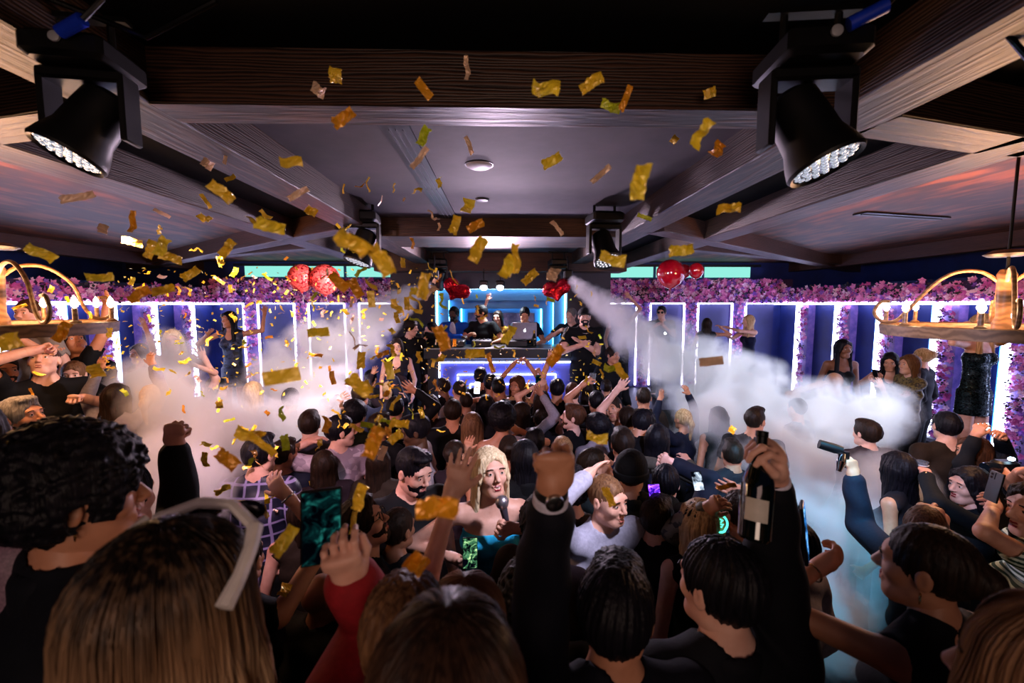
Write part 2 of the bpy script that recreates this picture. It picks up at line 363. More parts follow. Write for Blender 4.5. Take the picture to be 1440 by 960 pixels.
def person(label, px, py, Y=0, H=1.72, g=0., sex='m', by=0, hy=None, hp=0, hr=0, hair='short', hc='black', skin='olive', top='tee', tc='0c0c10',
           bot='trousers', bc='0b0b0e', La=None, Ra=None, lean=0, side=0, mouth=0, beard=None, extras=(), group=None, vq=1., bulk=1., xyz=None, noleg=False, sl=.9):
    """px,py = photo position of the head centre used to find where the person stands; g = floor level under the feet"""
    if hy is None: hy = by
    ya = math.radians(by); fw = np.array((-math.sin(ya), math.cos(ya), 0)); rt = np.array((math.cos(ya), math.sin(ya), 0)); up = np.array((0, 0, 1.))
    m = sex == 'm'
    sp = nrm(up+fw*math.tan(math.radians(lean))+rt*math.tan(math.radians(side)))      # spine
    srt = perp(rt, sp); sfw = np.cross(sp, srt)*-1
    sfw = nrm(np.cross(sp, srt)); sfw = sfw if sfw@fw > 0 else -sfw
    hya, hpa, hra = math.radians(hy), math.radians(hp), math.radians(hr)
    hf = np.array((-math.sin(hya)*math.cos(hpa), math.cos(hya)*math.cos(hpa), math.sin(hpa)))
    hrt = np.array((math.cos(hya), math.sin(hya), 0)); hup = np.cross(hrt, hf)
    if hra: hrt2 = rotv(hrt, hf, hra); hup = rotv(hup, hf, hra); hrt = hrt2
    pel = up*.52+fw*(-.05*math.sin(math.radians(lean)))
    neck = pel+sp*.315
    hc_off = neck+(sp*.5+up*.5)*.045+hup*.048+hf*.018
    if Y: 
        P3 = np.array(at(px, py, Y)); H = (P3[2]-g)/hc_off[2]
    else:
        P3 = np.array(atz(px, py, g+hc_off[2]*H))
    if xyz is not None: P3 = np.array(xyz, float); H = (P3[2]-g)/hc_off[2]
    root = P3-hc_off*H; root[2] = g
    dist = max(.3, P3[1])
    SKEL.append((label, round(H, 2), [round(float(v), 2) for v in P3]))
    t = thing('person', label, 'person', root, group=group)
    def lp(v): return np.asarray(v)*H
    pel, neck, hcn = lp(pel), lp(neck), lp(hc_off)
    ch = pel+sp*.235*H
    shw = (.106 if m else .094)*H*bulk
    sk = skin_m(skin); b = bulk*(1 if m else .9)
    # arms
    arms = []
    l1, l2 = .172*H, .150*H
    for sgn, spec in ((-1, La), (1, Ra)):
        S = pel+sp*.292*H+srt*sgn*shw; n_vec = None; pose = 'relax'; thumb = None
        hint = nrm(srt*sgn*1.0-up*.7-sfw*.25)
        if spec is None:
            W = S+(-up*.29+srt*sgn*.03+sfw*.05)*H; n_vec = -srt*sgn; hint = nrm(-sfw+srt*sgn*.4)
        else:
            if spec[0] == 'rel': W = S+(srt*spec[1][0]*sgn+sfw*spec[1][1]+up*spec[1][2])*H
            elif spec[0] == 'hd': W = hcn+(hrt*spec[1][0]+hf*spec[1][1]+hup*spec[1][2])*H
            else:
                W = np.array(at(spec[1][0], spec[1][1], P3[1]+spec[1][2]))-root
            if len(spec) > 2: pose = spec[2]
            if len(spec) > 3 and spec[3] is not None:
                n_vec = dict(cam=nrm(-(P3*0+root+W-np.array((0, 0, CAMZ)))), fwd=fw, back=-fw, inn=-srt*sgn, out=srt*sgn, up=up, down=-up).get(spec[3]) if isinstance(spec[3], str) else nrm(spec[3])
            if len(spec) > 4 and spec[4] is not None: hint = nrm(spec[4])
            if W[2] > S[2]+.02: hint = nrm(srt*sgn*1.0+sfw*.35-up*.2) if len(spec) < 5 or spec[4] is None else hint
        d = W-S; L = np.linalg.norm(d); Lm = (l1+l2)*.985
        if L > Lm: W = S+d/L*Lm; d = W-S; L = Lm
        if L < .1*H: W = S+nrm(d)*.1*H; d = W-S; L = .1*H
        a = (l1*l1-l2*l2+L*L)/(2*L); hh = math.sqrt(max(l1*l1-a*a, 1e-6)); E = S+nrm(d)*a+perp(hint, nrm(d))*hh
        f = nrm(W-E)
        if spec is not None and len(spec) > 5 and spec[5] is not None: f = nrm(f*.35+nrm(spec[5])*.65)
        if n_vec is None: n_vec = fw
        nn_ = perp(n_vec+f*1e-3, f); s = np.cross(nn_, f)*sgn*-1
        s = np.cross(f, nn_)*sgn if spec is not None else perp(fw, f)
        if spec is not None and spec[0] != 'rel' or True:
            # thumb side: right hand, palm normal n, fingers f -> thumb = f x n ... (right) / n x f (left)
            s = np.cross(f, nn_)*(-1 if sgn > 0 else 1)*-1
        arms.append(dict(S=S, E=E, W=W, f=f, n=nn_, s=s, pose=pose, sgn=sgn, spec=spec))
    # torso
    wz, cz = ((.080, .056), (.096, .064)) if m else ((.072, .052), (.088, .058))
    T = [ecap(pel-sp*.02*H, pel+sp*.10*H, srt, (.090*H*b, .064*H*b), (wz[0]*H*b, wz[1]*H*b), .6, .02),
         ecap(pel+sp*.10*H, pel+sp*.21*H, srt, (wz[0]*H*b, wz[1]*H*b), (cz[0]*H*b, cz[1]*H*b), .5, .035),
         ecap(pel+sp*.20*H, pel+sp*.265*H, srt, (cz[0]*H*b, cz[1]*H*b), ((cz[0]-.004)*H*b, .052*H*b), .6, .03),
         cap(arms[0]['S']-srt*(-1)*.01*H, arms[1]['S']-srt*.01*H, .033*H*b, k=.035)]
    if not m:
        for x in (-1, 1): T.append(ell(pel+sp*.205*H+srt*x*.040*H+sfw*.042*H, np.array((.034, .030, .032))*H, (srt, sfw, sp), .035))
    NK = [cap(neck-sp*.02*H, hcn-hup*.045*H-hf*.012*H, (.034 if m else .028)*H, (.032 if m else .027)*H, .02)]
    TR = [cap(pel+sp*.29*H+srt*x*.055*H, pel+sp*.335*H+srt*x*.015*H, .026*H, .022*H, .03) for x in (-1, 1)]
    hips = [np.array((0, 0, 0))+pel-up*.02*H+rt*x*.048*H for x in (-1, 1)]
    LG = []
    for x, hp_ in zip((-1, 1), hips):
        kn = np.array((0, 0, .285*H))+rt*x*.055*H+fw*.012*H; an = np.array((0, 0, .045*H))+rt*x*.06*H-fw*.01*H
        LG += [cap(hp_, kn, .050*H*b, .032*H, .02), cap(kn, an, .033*H, .021*H, .015)]
        LG += [cap(an-up*.022*H, an-up*.026*H+fw*.085*H, .020*H, .014*H, .02)]
    AR = []
    for A in arms:
        k = b if m else b*.88
        AR += [cap(A['S'], A['E'], .031*H*k, .024*H*k, .02), cap(A['E'], A['W'], .0245*H*k, .0155*H*k, .012)]
    hs = H/1.75*(1 if m else .98)
    HP, w = head_prims(hcn, (hrt, hf, hup), hs, sex, mouth)
    q = vq; vb = (.0075 if dist < 1.3 else .011 if dist < 3 else .015)*q; vh = (.0034 if dist < 1.3 else .0042 if dist < 3.2 else .007)*q; vhd = (.0034 if dist < 1.3 else .0045 if dist < 3.2 else .0065)*q
    pieces = [sdf(T+NK+TR+AR+([] if noleg else LG), vb, clips=[((0, 0, 1), hcn[2]-.02*H)] if False else ())]
    pieces.append(sdf([cap(neck-sp*.01*H, hcn-hup*.045*H-hf*.012*H, (.034 if m else .028)*H*.97, (.032 if m else .027)*H, .02)]+HP, vh))
    for A in arms:
        if A['spec'] is None and dist > 2: vv = vhd*1.5
        else: vv = vhd
        pieces.append(sdf([cap(A['E']*.25+A['W']*.75, A['W'], .0150*H*b*(1 if m else .88), .0158*H*b*(1 if m else .88), .01)]+hand_prims(A['W'], A['f'], A['n'], A['s'], hs*(1.03 if m else .92), A['pose'], .0165*H*b*(1 if m else .88)), vv))
    v, fc = merge(pieces)
    mesh_np('body', v, fc, sk, t)
    # face details
    if dist < 6.5 and (hf@nrm(P3-np.array((0, 0, CAMZ))) < .6):
        for x in (-.031, .031):
            e = MB(); e.m = 0; c = w(x, .0755, .0100); e.ball(c, .0128*hs, 14)
            e.m = 1; e.ball(w(x, .0828, .0100), .0072*hs, 10)
            e.build('eye', [mat('eye_white', 'd8d2cc', .25), mat('eye_iris', '1c120c', .2)], t, True)
            bw = MB(); bw.tube([w(x-.018, .0885, .029), w(x-.004, .0945, .034), w(x+.012, .0925, .033), w(x+.019, .086, .029)] , .0026*hs, 6).build('eyebrow', hair_m('dark' if hc in ('pale', 'blonde', 'grey', 'lbrown', 'brown') else hc), t, True)
        if mouth:
            tm = MB(); tm.ball(w(0, .080, -.0565), (.017*hs, .0115*hs, .0075*hs), 12); tm.build('teeth', mat('teeth', 'e8e2da', .3), t, True)
    lipc = 'lip_red' if (not m and dist < 4) else None
    if dist < 4.5 and (hf@nrm(P3-np.array((0, 0, CAMZ))) < .5):
        lm = mat(lipc, '8e1f2c', .3) if lipc else mat('lip_'+skin, SKIN[skin][1] if skin in ('dark', 'brown') else 'a8605a', .4)
        lp_ = MB()
        for zz, bow in ((-.0515, .002), (-.064-.006*mouth, -.0015)):
            lp_.tube([w(-.021, .0835, -.058), w(-.011, .0905, zz+bow), w(0, .0925, zz), w(.011, .0905, zz+bow), w(.021, .0835, -.058)], [.001*hs, .0042*hs, .0045*hs, .0042*hs, .001*hs], 8)
        lp_.build('lips', lm, t, True)
    # ---- hair
    hm = hair_m(hc)
    M3 = (hrt, hf, hup)
    tied = hair in ('bun', 'pony', 'updo')
    face_cut = ell(w(0, .112 if not tied else .120, -.032), np.array((.070, .078, .122 if sex == 'f' else .112))*hs, M3, .010, -1)
    def strand(a=.0022, fr=46):
        c = hcn
        def fn(X, Y_, Z):
            dx, dy = X-c[0], Y_-c[1]; an = np.arctan2(dx, dy)
            return a*(np.sin(an*fr+2.5*np.sin(Z*26))+.6*np.sin(an*fr*.43+Z*30))
        return fn
    vhr = (.0048 if dist < 1.3 else .0065 if dist < 3 else .010)*q
    Hp, dsp = [], strand()
    cpS = lambda o, zf=0: ell(w(0, -.017, .034+zf), np.array((.076+o, .100+o, .094+o))*hs, M3, .015)
    if hair in ('short', 'quiff', 'fade', 'buzz', 'under'):
        o = dict(short=.010, quiff=.012, fade=.004, buzz=.002, under=.006)[hair]
        Hp = [cpS(o)]
        if hair in ('quiff', 'fade'): Hp.append(ell(w(0, .045, .105), np.array((.058, .050, .028))*hs, M3, .02))
        Hp += [face_cut, cap(w(-.12, .02, -.085), w(.12, .02, -.085), .062*hs, k=.01, op=-1), cap(w(-.13, -.11, -.125), w(.13, -.11, -.125), .070*hs, k=.01, op=-1)]
        for x in (-.092, .092): Hp.append(ell(w(x, -.004, -.008), np.array((.017, .024, .036))*hs, M3, .006, -1))
        if hair == 'short': dsp = strand(.003, 30)
    elif hair in ('afro', 'curly'):
        o = .042 if hair == 'afro' else .026
        Hp = [ell(w(0, -.022, .050), np.array((.080+o, .098+o, .088+o))*hs, M3, .015), ell(w(0, .112, -.045), np.array((.080, .080, .10))*hs, M3, .012, -1), cap(w(-.15, .02, -.09), w(.15, .02, -.09), .058*hs, k=.01, op=-1)]
        for x in (-.1, .1): Hp.append(ell(w(x, .012, -.012), np.array((.030, .026, .036))*hs, M3, .008, -1))
        def dsp(X, Y_, Z, A=.0085): return A*(np.sin(X*125+2*np.sin(Z*80))*np.sin(Y_*120+2*np.sin(X*95))*np.sin(Z*128+1.5*np.sin(Y_*75)))+.003*np.sin(X*310+Z*90)*np.sin(Z*290)*np.sin(Y_*300+X*80)
    elif hair in ('long', 'longf', 'bob', 'pony', 'bun', 'updo'):
        Hp = [cpS(.012 if hair not in ('bun', 'pony', 'updo') else .006), face_cut]
        back = -hf*.055*hs; dn = {'long': .36, 'longf': .40, 'bob': .17, 'pony': 0, 'bun': 0, 'updo': 0}[hair]
        if dn:
            a0 = w(0, -.055, .0); a1 = hcn-fw*.085*hs-up*dn*hs
            Hp.append(ecap(a0, a1, hrt, (.082*hs, .045*hs), (.090*hs, .026*hs), 1, .04))
            for x in (-1, 1):
                s0 = w(x*.072, -.01, .02); s1 = hcn+hrt*x*.088*hs+fw*(.03 if hair == 'longf' else -.02)*hs-up*(dn*.8)*hs
                Hp.append(ecap(s0, s1, hrt, (.020*hs, .034*hs), (.026*hs, .028*hs), 1, .03))
                Hp.append(ecap(w(x*.058, .045, .085), w(x*.080, .030, -.02), hf, (.020*hs, .012*hs), (.016*hs, .008*hs), 1, .02)); Hp.append(ecap(w(x*.078, .035, -.02), s1, hrt, (.008*hs, .016*hs), (.014*hs, .022*hs), 1, .02))
        if hair == 'pony': Hp += [cap(w(0, -.105, .055), w(0, -.15, -.02), .026*hs, .030*hs, .02), cap(w(0, -.15, -.02), w(0, -.125, -.20), .030*hs, .012*hs, .02)]
        if hair == 'bun': Hp += [ell(w(0, -.118, .020), np.array((.046, .040, .046))*hs, M3, .012)]
        if hair == 'updo': Hp += [ell(w(0, -.10, .05), np.array((.05, .05, .055))*hs, M3, .012)]
        if not dn: Hp += [cap(w(-.14, -.06, -.115), w(.14, -.06, -.115), .060*hs, k=.01, op=-1), cap(w(-.12, .03, -.09), w(.12, .03, -.09), .050*hs, k=.01, op=-1)]
        if not dn:
            for x in (-.092, .092): Hp.append(ell(w(x, -.004, -.008), np.array((.017, .024, .036))*hs, M3, .006, -1))
        dsp = strand(.0022 if dist > 1.4 else .0015, 40)
    if Hp:
        v, fc = sdf(Hp, vhr, disp=dsp); 
        if len(v): mesh_np('hair', v, fc, hm, t)
    if beard:
        Bp = [ell(w(0, .028, -.036), np.array((.061, .066, .080))*hs, M3, .02), cap(w(-.012, .066, -.094), w(.012, .066, -.094), (.026 if beard == 'full' else .0225)*hs, k=.02),
              ell(w(0, .11, .030), np.array((.075, .12, .062))*hs, M3, .008, -1), ell(w(0, .105, -.058), np.array((.024, .03, .012))*hs, M3, .006, -1), ell(w(0, -.05, .03), np.array((.085, .075, .14))*hs, M3, .008, -1)]
        v, fc = sdf(Bp, vh*1.2, disp=strand(.0008, 60)); 
        if len(v): mesh_np('beard', v, fc, hm, t)
    # ---- clothes
    cm = cloth_m(tc); th = dict(tee=.010, long=.011, jacket=.019, puffer=.026).get(top, .007)
    if top not in ('none',):
        CT = [inflate(p, th) for p in T+TR]
        slv = dict(tee='short', crop='no', low='no', strap='no', dress='no', sdress='no', long='long', jacket='long', puffer='long', vest='no').get(top, 'short')
        if top in ('tee', 'long', 'jacket', 'puffer', 'vest'): CT = [(*p[:-2], .04, p[-1]) if False else p for p in CT]
        for A in arms:
            ua = cap(A['S'], A['E'], .031*H*b+th, .024*H*b+th+.004, .02)
            if slv == 'short': CT.append(cap(A['S'], A['S']*.42+A['E']*.58, .032*H*b+th, .030*H*b+th+.004, .02))
            if slv == 'long': CT += [ua, cap(A['E'], A['E']*(1-sl)+A['W']*sl, .025*H*b+th+.002, .020*H*b+th*.9, .012)]
        hem = pel-sp*(.055 if top in ('tee', 'long', 'jacket', 'puffer', 'vest') else -.02)*H
        if top == 'crop': hem = pel+sp*.135*H
        if top in ('dress', 'sdress'):
            CT += [ecap(pel, np.array((0, 0, .36*H)), rt, (.104*H*b, .076*H*b), (.112*H*b, .082*H*b), .3, .03)]; cl = [((0, 0, -1), -.37*H)]
        elif top == 'jacket':
            CT += [ecap(pel, pel-up*.09*H, rt, (.096*H*b+.01, .070*H*b+.01), (.098*H*b+.012, .074*H*b+.012), .3, .04)]; cl = [((0, 0, -1), -(pel[2]-.10*H))]
        else: cl = [(tuple(-sp), -float(sp@hem))]
        ntop = neck-sp*.008*H
        if top in ('strap', 'sdress', 'crop'): ntop = pel+sp*(.245 if top != 'crop' else .25)*H
        if top in ('strap', 'sdress', 'crop'): cl.append((tuple(sp), float(sp@ntop)))
        if top in ('vest', 'dress', 'low'): CT += [cap(A['S']+srt*A['sgn']*.028*H+up*.02*H, A['S']+srt*A['sgn']*.028*H-sp*.06*H, .030*H, k=.008, op=-1) for A in arms]
        for A in arms:
            if slv == 'short': CT.append(cap(A['S']*.33+A['E']*.67, A['E'], .030*H*b+.004, .027*H*b+.004, .003, -1))
        if top in ('low', 'dress', 'crop', 'vest'): CT.append(ell(pel+sp*.30*H+sfw*.07*H, np.array((.045, .05, .065))*H, (srt, sfw, sp), .01, -1))
        if top in ('tee', 'long', 'vest', 'jacket', 'puffer'): CT.append(ell(pel+sp*.350*H+sfw*.012*H, np.array((.042, .044, .034))*H, (srt, sfw, sp), .006, -1))
        v, fc = sdf(CT, vb*1.0, clips=cl, disp=folds(.0045 if top in ('tee', 'long', 'jacket') else .002, 20 if top != 'puffer' else 9, px*.1))
        # straps and short-sleeve arms stay separate from the clipped neck: arms above shoulders must survive
        nmz = dict(tee='t_shirt', long='shirt', jacket='jacket', puffer='jacket', crop='crop_top', low='top', strap='strapless_top', dress='dress', sdress='dress', vest='vest').get(top, 'top')
        mesh_np(nmz, v, fc, cm, t)
        if top in ('jacket', 'puffer'):
            v, fc = sdf([ecap(neck-sp*.02*H, neck+sp*.012*H-sfw*.004*H, srt, (.052*H, .048*H), (.046*H, .043*H), .6, .02), ecap(neck-sp*.02*H, neck+sp*.06*H, srt, (.040*H, .036*H), (.039*H, .035*H), .6, .005, -1), ell(neck+sfw*.06*H, np.array((.02, .04, .06))*H, (srt, sfw, sp), .006, -1)], vb*.7)
            if len(v): mesh_np('collar', v, fc, cm, t)
    if bot != 'none' and not noleg and top not in ('dress', 'sdress'):
        bm_ = cloth_m(bc)
        if bot == 'skirt': v, fc = sdf([ecap(pel+sp*.05*H, np.array((0, 0, .38*H)), rt, (.085*H*b, .066*H*b), (.092*H*b, .076*H*b), .3, .04)], vb*1.2, clips=[((0, 0, -1), -.37*H), ((0, 0, 1), pel[2]+.06*H)]); nm = 'skirt'
        else:
            v, fc = sdf([inflate(p, .011) for p in T[:1]+[x for i, x in enumerate(LG) if i % 3 != 2]], vb*1.25, clips=[((0, 0, -1), -.05*H), ((0, 0, 1), pel[2]+.05*H)], disp=folds(.004, 14, px)); nm = 'trousers'
        mesh_np(nm, v, fc, bm_, t)
    if not noleg:
        for x in (0, 1):
            p = LG[x*3+2]; v, fc = sdf([inflate(p, .009)], .012, clips=[((0, 0, -1), 0.0)]); mesh_np('shoe', v, fc, mat('shoe_black', '0a0a0b', .4), t)
    info = dict(root=root, t=t, hc=hcn, w=w, hs=hs, hrt=hrt, hf=hf, hup=hup, arms=arms, H=H, pel=pel, sp=sp, srt=srt, sfw=sfw, neck=neck, fw=fw, rt=rt, M3=M3, b=b, dist=dist, vb=vb, th=th)
    for ex in extras: ex(info)
    return info
# ---- accessories (children of the person)
def x_cuff(side, col='d8d4e8', ln=.16):
    def f(I):
        A = I['arms'][side]; H = I['H']; u = nrm(A['W']-A['E'])
        v, fc = sdf([cap(A['W']-u*.06*H, A['W']-u*.004*H, .022*H, .0215*H, .01), cap(A['W']-u*.02*H, A['W']+u*.05*H, .0178*H, .0175*H, .003, -1)], max(.0035, I['vb']*.5), clips=[(tuple(u), float(u@(A['W']-u*.006*H)))])
        mesh_np('shirt_cuff', v, fc, cloth_m(col), I['t'])
    return f
def ring_mesh(c, ax, R, r, n=28, k=10, sq=1.):
    c = V(c); ax = V(ax).normalized(); u = ax.orthogonal().normalized(); w = ax.cross(u); vs = []
    for i in range(n):
        a = 2*math.pi*i/n; d = u*math.cos(a)+w*math.sin(a)
        for j in range(k):
            b = 2*math.pi*j/k; vs.append(c+d*(R+r*math.cos(b))+ax*r*sq*math.sin(b))
    fs = [(i*k+j, ((i+1) % n)*k+j, ((i+1) % n)*k+(j+1) % k, i*k+(j+1) % k) for i in range(n) for j in range(k)]
    return vs, fs
def x_watch(side, strap='0a0a0c', metal=False, off=.012):
    def f(I):
        A = I['arms'][side]; H = I['H']; u = nrm(A['W']-A['E']); c = A['W']-u*off*H; rr = .0165*H*I['b']+.003
        o = MB(); vs, fs = ring_mesh(c, u, rr, .0035, sq=3.0); o.add(vs, fs)
        w_ = o.build('watch', mat('watch_steel', 'b8b8bc', .25, 1) if metal else mat('watch_strap', strap, .5), I['t'], True)
        d = MB(); bk = -A['n']; d.lathe(c+bk*(rr-.001), [(.0, -.001), (.019, 0), (.019, .008), (.015, .010), (0.0, .010)], 20, V(bk)); d.build('watch_face', mat('watch_steel', 'b8b8bc', .25, 1), w_, True)
    return f
def x_bracelet(side, col='c9a27a', off=.02, r=.0025):
    def f(I):
        A = I['arms'][side]; u = nrm(A['W']-A['E']); c = A['W']-u*off*I['H']; vs, fs = ring_mesh(c, u, .0175*I['H'], r); MB().add(vs, fs).build('bracelet', mat('gold_'+col, col, .25, 1), I['t'], True)
    return f
def x_beanie(col='0a0c12'):
    def f(I):
        w, hs = I['w'], I['hs']
        v, fc = sdf([ell(w(0, -.015, .040), np.array((.094, .113, .108))*hs, I['M3'], .01)], .006, clips=[(tuple(-I['hup']+I['hf']*.15), float((-I['hup']+I['hf']*.15)@w(0, -.02, -.002)))], disp=lambda X, Y_, Z: .0012*np.sin(np.arctan2(X-I['hc'][0], Y_-I['hc'][1])*60)); mesh_np('beanie', v, fc, cloth_m(col), I['t'])
        r, = (I['hup'],); vs, fs = ring_mesh(w(0, -.015, .010), r, .094*hs, .010*hs, 32, 8, 2.4); 
        o = MB().add([V(w(0, -.015, .010))+ (V(p)-V(w(0, -.015, .010))) + V(I['hf'])*(V(p)-V(w(0, -.015, .010))).dot(V(I['hf']))*.18 for p in vs], fs).build('beanie_cuff', cloth_m(col), I['t'], True)
    return f
def x_cap(col='08080a', back=False, emblem=None):
    def f(I):
        w, hs, up_ = I['w'], I['hs'], I['hup']; d = -1 if back else 1
        v, fc = sdf([ell(w(0, -.015, .042), np.array((.087, .106, .094))*hs, I['M3'], .01)], .005, clips=[(tuple(-up_), float(-up_@w(0, 0, .035)))]); o = mesh_np('cap', v, fc, cloth_m(col), I['t'])
        b = MB(); n = 14; vs = []
        for z in (0, .005):
            for i in range(n+1):
                a = math.pi*i/n
                vs += [w(math.cos(a)*.078, d*(.06+math.sin(a)*.03), .040+z), w(math.cos(a)*.080, d*(.07+math.sin(a)*.095), .028+z+.008*math.sin(a))]
        k = 2*(n+1); fs = [(2*i, 2*i+1, 2*i+3, 2*i+2) for i in range(n)]+[(k+2*i, k+2*i+2, k+2*i+3, k+2*i+1) for i in range(n)]+[(2*i+1, k+2*i+1, k+2*i+3, 2*i+3) for i in range(n)]
        b.add([V(p) for p in vs], fs); b.build('cap_brim', cloth_m(col), o, True)
    return f
def x_glasses(col='0a0a0c', lens='20242a', r=.021):
    def f(I):
        w, hs = I['w'], I['hs']; o = MB()
        for x in (-.032, .032):
            vs, fs = ring_mesh(w(x, .100, .012), I['hf'], r*hs, .0022*hs, 20, 6); o.add(vs, fs)
            s = -1 if x < 0 else 1; o.tube([w(s*.052, .098, .014), w(s*.080, .05, .014), w(s*.084, -.01, .010)], .0018*hs, 6)
        o.tube([w(-.012, .102, .014), w(.012, .102, .014)], .0018*hs, 6); g = o.build('glasses', mat('frame_'+col, col, .35), I['t'], True)
        if lens:
            for x in (-.032, .032): MB().lathe(w(x, .099, .012), [(0, 0), (r*hs, 0), (r*hs, .001), (0, .001)], 20, V(I['hf'])).build('lens', mat('lens_'+lens, lens, .1), g, True)
    return f
def x_earring(side=1, col='d8b070', R=.010):
    def f(I):
        w, hs = I['w'], I['hs']; vs, fs = ring_mesh(w(side*.082, -.004, -.036-R), I['hf'], R*hs, .0016*hs, 20, 6); MB().add(vs, fs).build('earring', mat('gold_'+col, col, .2, 1), I['t'], True)
    return f
def x_necklace(col='c8ccd4', r=.003):
    def f(I):
        n, H = I['neck'], I['H']; pts = []
        for i in range(25):
            a = 2*math.pi*i/24; pts.append(n+I['srt']*math.cos(a)*.046*H+I['sfw']*(math.sin(a)*.042+.012)*H-I['sp']*(.008+.022*max(0, math.sin(a)))*H)
        MB().tube(pts, r, 6).build('necklace', mat('gold_'+col, col, .2, 1), I['t'], True)
    return f
def x_shirt(col='cfcfe0'):
    def f(I):   # shirt front seen in an open jacket
        H = I['H']; c = I['pel']+I['sp']*.23*H+I['sfw']*(.062*H+.012)
        v, fc = sdf([ell(c, np.array((.034, .022, .11))*H, (I['srt'], I['sfw'], I['sp']), .01)], max(.006, I['vb']*.6)); mesh_np('shirt_front', v, fc, cloth_m(col), I['t'])
    return f
def x_neckskin(c): pass
def strands(I, n, length, m, name='hair', center=None, rad=(.094, .112, .108), part=0., r=.0011, wave=.004, seed=1, flare=.02, cover=360, seg=16, nofront=.0):
    """fine hair strands that start at the crown, follow the skull and fall"""
    rs = np.random.RandomState(seed); w, hs = I['w'], I['hs']; hrt, hf, hup = I['M3']
    az = rs.uniform(-math.pi, math.pi, n)               # 0 = back
    if nofront:
        az = np.sign(az)*np.abs(az)*(1-nofront)
    ln = length*rs.uniform(.85, 1.05, n); ph = rs.uniform(0, 6.28, n); cl = np.round(az*9)/9; clr = np.random.RandomState(seed+1).uniform(-1, 1, 400)
    k = seg; T = np.linspace(0, 1, k); C = np.asarray(w(0, -.017, .034))
    th0 = rs.uniform(.02, .35, n)
    pts = np.zeros((n, k, 3)); lay = rs.uniform(.94, 1.03, n)
    arc = 1.62  # radians from crown down to the widest line
    Rm = .11*hs; La = arc*Rm
    for j, tt in enumerate(T):
        s = tt*(La+ln)
        th = np.minimum(th0+s/Rm*.98, arc); fall = np.maximum(0, s-(arc-th0)*Rm)
        clump = clr[(cl*9+200).astype(int) % 400]
        a2 = az+.05*clump*np.minimum(1, fall/.1)+.02*np.sin(ph+fall*18)
        sx, sy, sz = np.sin(th)*np.sin(a2), -np.sin(th)*np.cos(a2), np.cos(th)
        base = C+np.outer(sx*rad[0]*hs*lay, hrt)+np.outer(sy*rad[1]*hs*lay, hf)+np.outer(sz*rad[2]*hs*lay, hup)
        out = nrm_rows(np.outer(sx, hrt)+np.outer(sy, hf))
        pts[:, j] = base+np.outer(-fall, (0, 0, 1))+out*((flare*np.sin(np.minimum(fall*6, 3.1))*.6+wave*np.sin(fall*26+ph*.3+clump*2))[:, None])+np.outer(clump*.006*np.minimum(1, fall*8), hrt)
    rr = r*rs.uniform(.7, 1.3, n)
    tng = np.gradient(pts, axis=1); tng /= (np.linalg.norm(tng, axis=2, keepdims=True)+1e-9)
    ref = pts-C; u = ref-tng*(ref*tng).sum(2, keepdims=True); u /= (np.linalg.norm(u, axis=2, keepdims=True)+1e-9); v_ = np.cross(tng, u)
    taper = np.clip((1-T)*6, .15, 1)[None, :, None]*rr[:, None, None]
    vs = np.stack([pts+(u*math.cos(a)+v_*math.sin(a)*1.6)*taper for a in (0, 2.094, 4.189)], 2).reshape(-1, 3)
    base = (np.arange(n)*k*3)[:, None, None]+(np.arange(k-1)*3)[None, :, None]
    j = np.arange(3)[None, None, :]; jn = (j+1) % 3
    F = np.stack([base+j, base+jn, base+3+jn, base+3+j], -1).reshape(-1, 4)
    return mesh_np(name, vs, F, m, I['t'])
def nrm_rows(a): return a/(np.linalg.norm(a, axis=1, keepdims=True)+1e-9)
# ------------------------------------------------------------------ room
ZB, ZC = 3.35, 3.54                     # beam undersides, ceiling plane
wood = mat('beam_wood', '1c110e', .55, kind='wood', col2='4a3028', scale=(.9, .9, 7), bump=.3)
woodx = mat('beam_wood_long', '2a1c1a', .55, kind='wood', col2='5f4740', scale=(7, .7, 7), bump=.3)
woody = mat('crossbeam_wood', '20130f', .5, kind='wood', col2='5c3c2e', scale=(.7, 7, 9), bump=.35)
plast = mat('ceiling_plaster', '443840', .75, kind='plaster', col2='2a2228', scale=2.2, bump=.3)
darkc = mat('ceiling_dark', '020306', .8, kind='plaster', col2='04060a', spec=.1, scale=3)
brownc = mat('ceiling_brown', '6a3c24', .6, kind='wood', col2='301f18', scale=(1.5, .4, 3), bump=.1)
blk = mat('black_paint', '050608', .5)
blkm = mat('black_metal', '050608', .42, .2)
wallm = mat('wall_blue', '12286e', .55, kind='plaster', col2='0c1c50', scale=3)
wallp = mat('wall_violet', '2a2c5e', .6, kind='plaster', col2='20244c', scale=3)
floorm = mat('floor_dark', '16181e', .25, kind='plaster', col2='0c0e12', scale=5)
struct('floor', MB().box((0, 5, -.05), (16, 14.5, .1)), floorm)
struct('floor_raised_front', MB().box((0, -.96, .29), (7, 3.32, .62)).box((-1.9, 1.1, .29), (3.2, .82, .62)).box((2.2, .87, .29), (2.6, .36, .62)), floorm)
struct('floor_step', MB().box((.3, .98, .15), (1.2, .56, .30)), floorm)      # the step the photographer and front row stand on
struct('floor_raised_back', MB().box((0, 8.6, .425), (13, 3.0, .85)), blk)
mb = MB(); mb.box((0, .9, ZC+.05), (3.0, 2.6, .1)); struct('ceiling_front', mb, darkc)
struct('ceiling_centre', MB().box((0, 6.2, ZC+.05), (2.9, 8.0, .1)), plast)
for n, s in (('left', -1), ('right', 1)):
    struct('ceiling_%s_inner' % n, MB().box((s*1.97, 5, ZC+.05), (1.0, 11.5, .1)), darkc)
    struct('ceiling_%s_outer' % n, MB().box((s*5.2, 5, ZC+.055), (5.5, 11.5, .1)), brownc)
